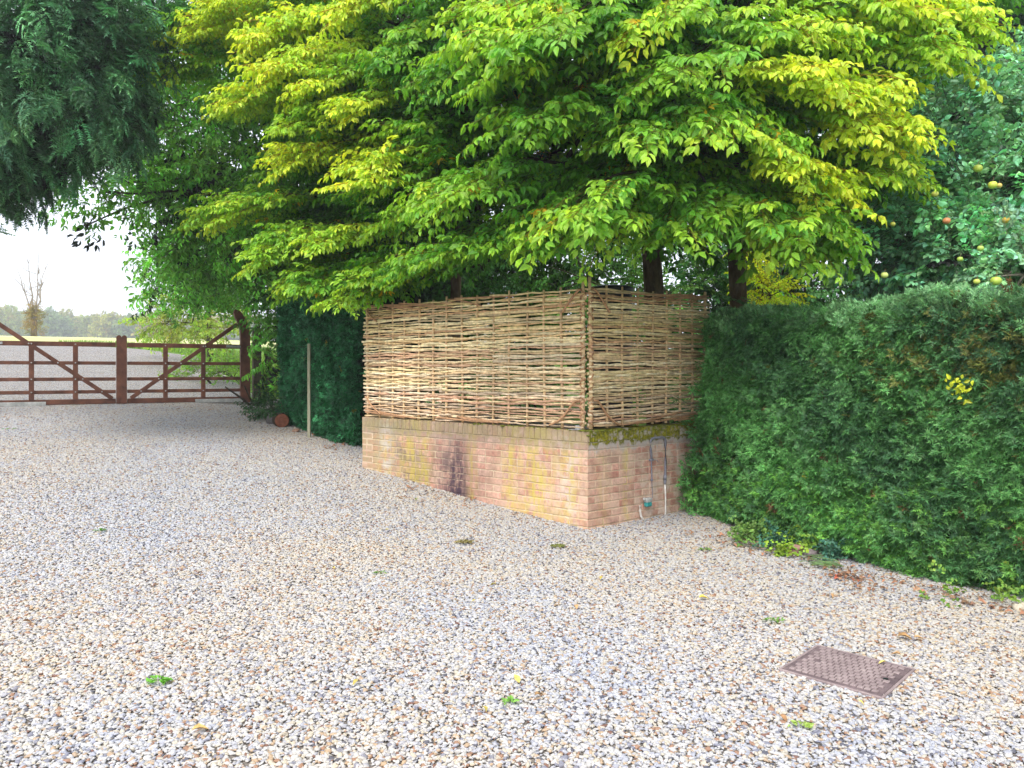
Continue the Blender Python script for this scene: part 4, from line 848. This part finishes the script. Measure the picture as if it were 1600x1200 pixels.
# ---------------------------------------------------------------- bare tree with ivied foot beyond the gate
def bare_tree():
    px, Y = 53, 52.; x = (px-CX)/F*Y; g0 = gz(x, Y); root = empty("bare_tree", (x, Y, g0), "leafless thin tree with an ivied foot beyond the left gate leaf", "tree"); mb = MB(); tw = MB()
    def grow(p, d, L, r, dep):
        k = 6; pts = [p]; 
        for i in range(k): d = unit(d+rng.normal(0, .07, 3)+A(0, 0, .03)); pts.append(pts[-1]+d*L/k)
        (tw if dep == 0 else mb).tube(pts, np.linspace(r, r*.55, k+1), 6)
        if dep < 3:
            for q in range(3 if dep else 1):
                i = rng.integers(2, k); sd_ = rng.normal(0, 1, 3); sd_[2] = abs(sd_[2])*.6+.5; grow(pts[i], unit(d*.9+unit(sd_)*.65), L*rng.uniform(.35, .55), r*.5, dep+1)
    S = Y/F
    tw.tube([A(x, Y, g0-.2), A(x, Y, g0+.6), A(x+.05, Y, g0+1.1)], [.22, .17, .14], 8)
    for (bx, by) in ((30, 415), (48, 400), (60, 385), (73, 410), (44, 440), (66, 440)):
        a = A(x+.03*rng.normal(), Y, g0+1.0); b = A((bx-CX)/F*Y, Y+rng.normal(0, .5), HC+(HY-by)/F*Y); t = np.linspace(0, 1, 9)[:, None]
        p = a+(b-a)*t; p[:, 0] = a[0]+(b[0]-a[0])*(t[:, 0]**.75)+rng.normal(0, .06, 9); mb.tube(p, np.linspace(.06, .014, 9), 6)
        for q in range(5):
            i = rng.integers(3, 8); dd = unit(A(rng.normal(0, .8), rng.normal(0, .6), .8)); L = rng.uniform(.5, 1.3); mb.tube([p[i], p[i]+dd*L*.5+rng.normal(0, .05, 3), p[i]+dd*L], [.025, .018, .01], 4)
    part(tw, "trunk", M_TWIG, root, True); part(mb, "branches", M_PALETWIG, root, True)
    lf = MB(); N = 110; z = rng.random(N); pos = np.stack([x+rng.normal(0, .25, N)*(1.2-z), Y+rng.normal(0, .25, N), g0+.3+z*1.7], -1)
    scatter(lf, HORN, pos, rng.normal(0, 1, (N, 3)), rng.normal(0, 1, (N, 3)), np.full(N, .4), cvar((.30, .24, .07))(N)); part(lf, "ivy", M_LEAF, root)
bare_tree()
# far wood: one mass
fw_ = MB(); cols = []
for k in range(150):
    px = -260+k*6.2+rng.normal(0, 5); Y = rng.uniform(235, 300); x = (px-CX)/F*Y; g0 = gz(x, Y)-.5; h = rng.uniform(5.4, 8.2)+1.6*(px < 40); r = h*.42
    N = 120; d_ = unit(rng.normal(0, 1, (N, 3))); rr = rng.uniform(.55, 1., N)[:, None]; pos = A(x, Y, g0+h*.52)+d_*A(r*1.1, r, h*.48)*rr
    base = A(*[(.30, .36, .10), (.40, .42, .12), (.22, .31, .12), (.44, .38, .14)][rng.integers(4)]); scatter(fw_, CLUMP, pos, d_+rng.normal(0, .6, (N, 3)), rng.normal(0, 1, (N, 3)), rng.uniform(1.2, 2.2, N), np.clip(base*(1+rng.normal(0, .2, (N, 1))), 0.01, 1))
o = fw_.build("far_wood", M_LEAF); tag(o, "hazy line of far off trees along the field horizon", "woodland", None, "stuff")
# rough grass along the far edge of the drive
gt = MB(); N = 5000; s_ = rng.uniform(17.3, 36, N); u_ = drive_right(s_)+abs(rng.normal(0, .9, N))-.1; xx = (u_+u0)*GU[0]+s_*GN[0]; yy = (u_+u0)*GU[1]+s_*GN[1]
z = zs(-.508*xx+.861*yy)-.03; b = np.stack([xx, yy, z], -1); a_ = rng.random(N)*6.28; wv = np.stack([np.cos(a_), np.sin(a_), 0*a_], -1)*.025; tp = b+rng.normal(0, .06, (N, 3)); tp[:, 2] = z+rng.uniform(.08, .26, N)
v = np.stack([b-wv, b+wv, tp], 1).reshape(-1, 3); gt.add(v, np.arange(3*N).reshape(-1, 3), np.repeat(A(.17, .30, .04)*rng.uniform(.6, 1.5, (N, 1)), 3, axis=0))
o = gt.build("grass_verge", M_LEAF); tag(o, "rough green grass along the edge of the far drive", "grass", None, "stuff")

# ---------------------------------------------------------------- small things on the gravel
# inspection cover
ic = empty("inspection_cover", (cc[0], cc[1], 0), "square purple brown metal inspection cover with raised lugs set in the gravel", "manhole cover")
cax = np.array([[*ca, 0], [*cb, 0], [0, 0, 1]])
mb = MB(); mb.box((cc[0], cc[1], .004), (LW-.012, LH-.012, .016), cax, None, .002)
part(mb, "plate", noisy("cover_plate_shade", srgb(88, 76, 78), srgb(124, 108, 108), 11, .8, .2, .3, .001, (1, 1, 1), 120), ic)  # plate coloured darker than the lugs: shadow around them is painted in
mb = MB()
for i in range(13):
    for j in range(11):
        u = -LW/2+.045+i*(LW-.09)/12; w = -LH/2+.045+j*(LH-.09)/10
        if j == 5 and i in (1, 11): continue
        sh = .017 if j % 2 else 0
        if abs(u+sh) > LW/2-.03: continue
        c0 = A(cc[0], cc[1], .0145)+A(*ca, 0)*(u+sh)+A(*cb, 0)*w; mb.box(c0, (.030, .030, .008), cax, None, .004)
part(mb, "lugs", M_CAST, ic)
for sg in (-1, 1):
    mb = MB(); c0 = A(cc[0], cc[1], .0125)+A(*ca, 0)*sg*(LW/2-.06); mb.tube([c0, c0+A(0, 0, .0015)], .014, 12)
    part(mb, "lifting_hole", M_BLACK, ic)
mb = MB()
for sx_, sy_, wx, wy in ((0, 1, LW+.02, .014), (0, -1, LW+.02, .014), (1, 0, .014, LH-.008), (-1, 0, .014, LH-.008)):
    c0 = A(cc[0], cc[1], .002)+A(*ca, 0)*sx_*(LW/2+.003)+A(*cb, 0)*sy_*(LH/2+.003); mb.box(c0, (wx, wy, .022), cax, None, .002)
part(mb, "frame", M_CAST, ic)
# stake by the dark hedge
sb = gnd(483, 684); mb = MB(); h = HC+(HY-537)/F*sb[1]-sb[2]
mb.box(sb+A(0, 0, h/2-.1), (.045, .045, h+.2), None, None, .005); o = mb.build("wooden_stake", M_STAKE); tag(o, "thin pale square stake upright against the dark hedge", "stake")
# log round + rubble
def rock(name, p, size, col, label, cat, seed=0, rot=0):
    r = np.random.default_rng(seed); d_ = unit(np.array([(math.cos(t)*math.sin(f), math.sin(t)*math.sin(f), math.cos(f)) for f in np.linspace(0.02, math.pi-.02, 9) for t in np.linspace(0, 2*math.pi, 12, endpoint=False)]))
    k = 1+.18*np.sin(d_ @ r.normal(0, 2.4, 3)+1)+.12*np.sin(d_ @ r.normal(0, 5, 3)); v = d_*k[:, None]; v = np.sign(v)*np.abs(v)**.8*A(*size); c_, s_ = math.cos(rot), math.sin(rot); v = v @ np.array([[c_, s_, 0], [-s_, c_, 0], [0, 0, 1]])
    i = (np.arange(8)[:, None]*12); j = np.arange(12)[None]; mb = MB(); mb.add(v+p, np.stack([i+j, i+12+j, i+12+(j+1) % 12, i+(j+1) % 12], -1).reshape(-1, 4), col)
    o = mb.build(name, M_STONE, None, True); return tag(o, label, cat)
lp = gnd(443, 668); lg = empty("cut_log", lp, "short sawn log lying on the gravel by the dark hedge, cut face to the viewer", "log")
ax_ = unit(A(-.45, 1, 0)); L_ = .34; c0 = lp+A(-.02, -.02, .115)
mb = MB(); mb.tube([c0, c0+ax_*L_*.5, c0+ax_*L_], [.118, .125, .12], 16, caps=False); mb.tube([c0+ax_*(L_-.002), c0+ax_*L_], [.12, .03], 16); part(mb, "bark", M_BARKD, lg, True)
mb = MB(); mb.tube([c0-ax_*.004, c0+ax_*.01], [.112, .116], 16); part(mb, "cut_face", noisy("sawn_wood", srgb(112, 68, 52), srgb(150, 98, 76), 20, .8, .15), lg)
rock("stone", gnd(430, 664)+A(-.05, .12, .06), (.13, .11, .09), A(.10, .09, .085), "dark grey stone tucked behind the cut log", "stone", 3)
rock("stone", gnd(461, 675)+A(.02, 0, .02), (.06, .05, .04), A(.30, .18, .12), "small brown stone right of the cut log", "stone", 4)
rock("brick_lump", gnd(1243, 866)+A(.02, .03, .02), (.085, .07, .055), A(.33, .19, .16), "broken pinkish brick lump at the foot of the yew hedge", "brick", 5, .5)
rock("stone", gnd(1262, 870)+A(.03, .02, .015), (.07, .05, .04), A(.20, .17, .17), "dark flat stone just right of the broken brick lump", "stone", 6)
rock("stone", gnd(1594, 955)+A(.02, 0, .015), (.06, .045, .035), A(.5, .45, .35), "pale stone at the hedge foot at the right photo edge", "stone", 8)
# ivy at the hedge foot
iv = MB(); IVY = [spray_tpl(120+k, .30, 4, 2, 60, .1, .75) for k in range(2)]
for (x0, x1, y0, y1, n_, cc_) in ((1140, 1200, 832, 850, 70, (.15, .30, .07)), (1190, 1235, 838, 856, 50, (.06, .19, .12)), (1275, 1325, 850, 874, 60, (.06, .18, .12)), (1240, 1280, 850, 860, 24, (.18, .34, .05)), (1205, 1230, 858, 866, 20, (.25, .42, .04)), (1440, 1590, 925, 948, 16, (.18, .33, .05))):
    for k in range(n_):
        g_ = gnd(rng.uniform(x0, x1), rng.uniform(y0, y1)+6); t = rng.random()
        p = g_+A(.02+.10*t, .05*t, .015+rng.random()*.14*t+.01)
        R = frames(np.array([A(-.6, -.6, .3)+rng.normal(0, .5, 3)]), np.array([A(-.5, -.4, .8)+rng.normal(0, .3, 3)]))
        tv, tq, tvr = IVY[rng.integers(2)]; stamp(iv, tv, tq, np.array([p]), R, np.array([rng.uniform(.07, .11)]), np.array([A(*cc_)*rng.uniform(.7, 1.3)]), tvr)
o = iv.build("ivy", M_GLOSS); tag(o, "creeping ivy sprouting from the foot of the yew hedge", "ivy")
# cut strap leaves
sl_ = MB()
for k in range(26):
    g_ = gnd(rng.uniform(1255, 1305), rng.uniform(874, 892)); a = rng.normal(-.6, .35); d = A(math.cos(a), math.sin(a), 0); L_ = rng.uniform(.10, .22); s = A(-d[1], d[0], 0)*.008; t = np.linspace(-.5, .5, 6)
    c_ = g_+A(0, 0, .018+rng.random()*.02)+d*t[:, None]*L_+A(0, 0, 1)*(.012*np.cos(t*3))[:, None]; wv = (1-(2*abs(t))**3)[:, None]*s
    v = np.concatenate([c_-wv, c_+wv, c_-wv-A(0, 0, .003), c_+wv-A(0, 0, .003)]); i = np.arange(5); sl_.add(v, [np.stack([i, i+1, i+7, i+6], -1), np.stack([i+12, i+18, i+19, i+13], -1)], A(.30, .45, .22)*rng.uniform(.7, 1.3))
o = sl_.build("cut_leaves", M_LEAF); tag(o, "little heap of cut pale green strap leaves beside the broken brick", "leaf heap")
# dry leaf litter
lt = MB(); lv, lq = leaf_tpl(.5, .15, .3); pos = []; col = []
def litter(px, py, n_, sx_, sy_, cs):
    for k in range(n_):
        g_ = gnd(px+rng.normal(0, sx_), py+rng.normal(0, sy_)); pos.append(g_+A(0, 0, .018+rng.random()*.012)); col.append(A(*cs[rng.integers(len(cs))])*rng.uniform(.7, 1.2))
BRN = [(.30, .17, .10), (.36, .23, .14), (.25, .14, .09), (.40, .20, .12)]
for t in np.linspace(0, 1, 24): litter(1090+510*t, 832+128*t+4, 7, 12, 4, BRN)
litter(1330, 905, 40, 22, 5, BRN+[(.45, .12, .07)]); litter(1310, 900, 20, 20, 5, BRN); litter(1340, 925, 16, 22, 4, BRN); litter(400, 652, 30, 18, 3, [(.5, .28, .16), (.4, .25, .15)]); litter(520, 700, 16, 18, 5, BRN); litter(660, 760, 20, 25, 8, BRN+[(.2, .25, .05)]); litter(735, 785, 12, 15, 5, BRN)
litter(310, 640, 10, 40, 2, BRN); litter(20, 655, 14, 25, 4, BRN)
for k in range(34): litter(rng.uniform(0, 1500), rng.uniform(680, 1150), 1, 0, 0, [(.5, .30, .14), (.55, .45, .12), (.35, .2, .1)])
pos = np.array(pos); N = len(pos); fw = rng.normal(0, 1, (N, 3)); fw[:, 2] *= .15; nr = A(0, 0, 1)+rng.normal(0, .35, (N, 3)); stamp(lt, lv, lq, pos, frames(fw, nr), rng.uniform(.03, .055, N), np.array(col))
o = lt.build("leaf_litter", M_LITTER); tag(o, "dry brown fallen leaves strewn along the hedge foot and gravel", "fallen leaves", None, "stuff")
def one_leaf(px, py, s, col, label, ang):
    g_ = gnd(px, py)+A(0, 0, .026); mb = MB(); stamp(mb, lv, lq, np.array([g_]), frames(np.array([A(math.cos(ang), math.sin(ang), .1)]), np.array([A(0, 0, 1.)])), np.array([s]), np.array([A(*col)]))
    o = mb.build("fallen_leaf", M_LITTER); tag(o, label, "fallen leaf", "single fallen leaves")
one_leaf(1092, 940, .075, (.75, .60, .12), "single yellow leaf lying alone on the gravel in front of the hedge", .1)
one_leaf(1402, 1001, .085, (.40, .24, .10), "curled brown leaf right of and above the inspection cover", -.3)
one_leaf(1428, 1003, .06, (.45, .28, .14), "smaller brown leaf just right of the curled brown leaf", -.2)
one_leaf(488, 682, .09, (.75, .25, .06), "orange leaf at the foot of the thin stake", 1.2)
one_leaf(300, 1150, .07, (.6, .4, .15), "tan leaf low on the left foreground gravel", .5)
# weeds
def weed(px, py, n_, r_, col, label, nm="weed"):
    g_ = gnd(px, py); mb = MB()
    for k in range(n_):
        a = rng.random()*6.28; rr = r_*rng.random()**.5; p = g_+A(math.cos(a)*rr*1.5, math.sin(a)*rr, .016); a2 = a+rng.normal(0, .6); stamp(mb, lv, lq, np.array([p]), frames(np.array([A(math.cos(a2), math.sin(a2), rng.uniform(.1, 1.))]), np.array([A(0, 0, 1.)+rng.normal(0, .3, 3)])), np.array([rng.uniform(.018, .038)]), np.array([A(*col)*rng.uniform(.7, 1.3)]))
    o = mb.build(nm, M_LEAF); tag(o, label, nm if nm == "weed" else "moss", "weeds growing in the gravel" if nm == "weed" else "moss tufts on the gravel")
weed(248, 1070, 34, .035, (.16, .42, .05), "bright green weed in the left foreground gravel, the largest sprig there")
weed(157, 832, 14, .03, (.12, .30, .05), "small dark green weed at the left, halfway to the gate")
weed(1212, 974, 26, .04, (.22, .42, .10), "flat green weed left of and above the inspection cover")
weed(1248, 1141, 16, .025, (.35, .48, .12), "pale weed low on the right below the inspection cover")
weed(795, 1104, 12, .02, (.2, .40, .08), "tiny weed in the bottom centre gravel")
weed(596, 899, 10, .025, (.14, .30, .06), "tiny weed left of centre in front of the long brick wall")
weed(14, 672, 12, .06, (.12, .32, .05), "green weed near the left edge just in front of the gate")
weed(725, 850, 60, .05, (.30, .26, .10), "brownish moss tuft in front of the long brick wall, left one of two", "moss_tuft")
weed(871, 857, 50, .045, (.24, .26, .07), "olive moss tuft close to the wall corner, right one of two", "moss_tuft")
weed(1102, 862, 22, .03, (.2, .36, .08), "little weed on the gravel at the left foot of the yew hedge")
# plant growing through the yew hedge: yellow leaves
yl = MB(); N = 40; c0 = P(1500, 607, 5.55); pos = c0+rng.normal(0, 1, (N, 3))*A(.035, .03, .04); stamp(yl, lv, lq, pos, frames(rng.normal(0, 1, (N, 3))+A(-.4, -.6, -.3), A(-.6, -.5, .5)+rng.normal(0, .4, (N, 3))), rng.uniform(.03, .05, N), A(.62, .68, .05)*rng.uniform(.7, 1.2, (N, 1)))
o = yl.build("sapling", M_LEAF); tag(o, "bright yellow leaved sapling poking out of the yew hedge", "plant")

# ---------------------------------------------------------------- air: far things pale
hm = bpy.data.materials.new("haze_air"); hm.use_nodes = True; hn = hm.node_tree
for x in list(hn.nodes): hn.nodes.remove(x)
ho = hn.nodes.new("ShaderNodeOutputMaterial"); pv = hn.nodes.new("ShaderNodeVolumePrincipled"); hn.links.new(pv.outputs[0], ho.inputs["Volume"])
pv.inputs["Color"].default_value = (.93, .96, 1, 1); pv.inputs["Density"].default_value = .0017; pv.inputs["Anisotropy"].default_value = .3
mb = MB(); mb.box((0, 200, 20), (940, 540, 43)); o = mb.build("haze", hm); tag(o, "thin pale haze in the air over the field", "haze", None, "stuff")
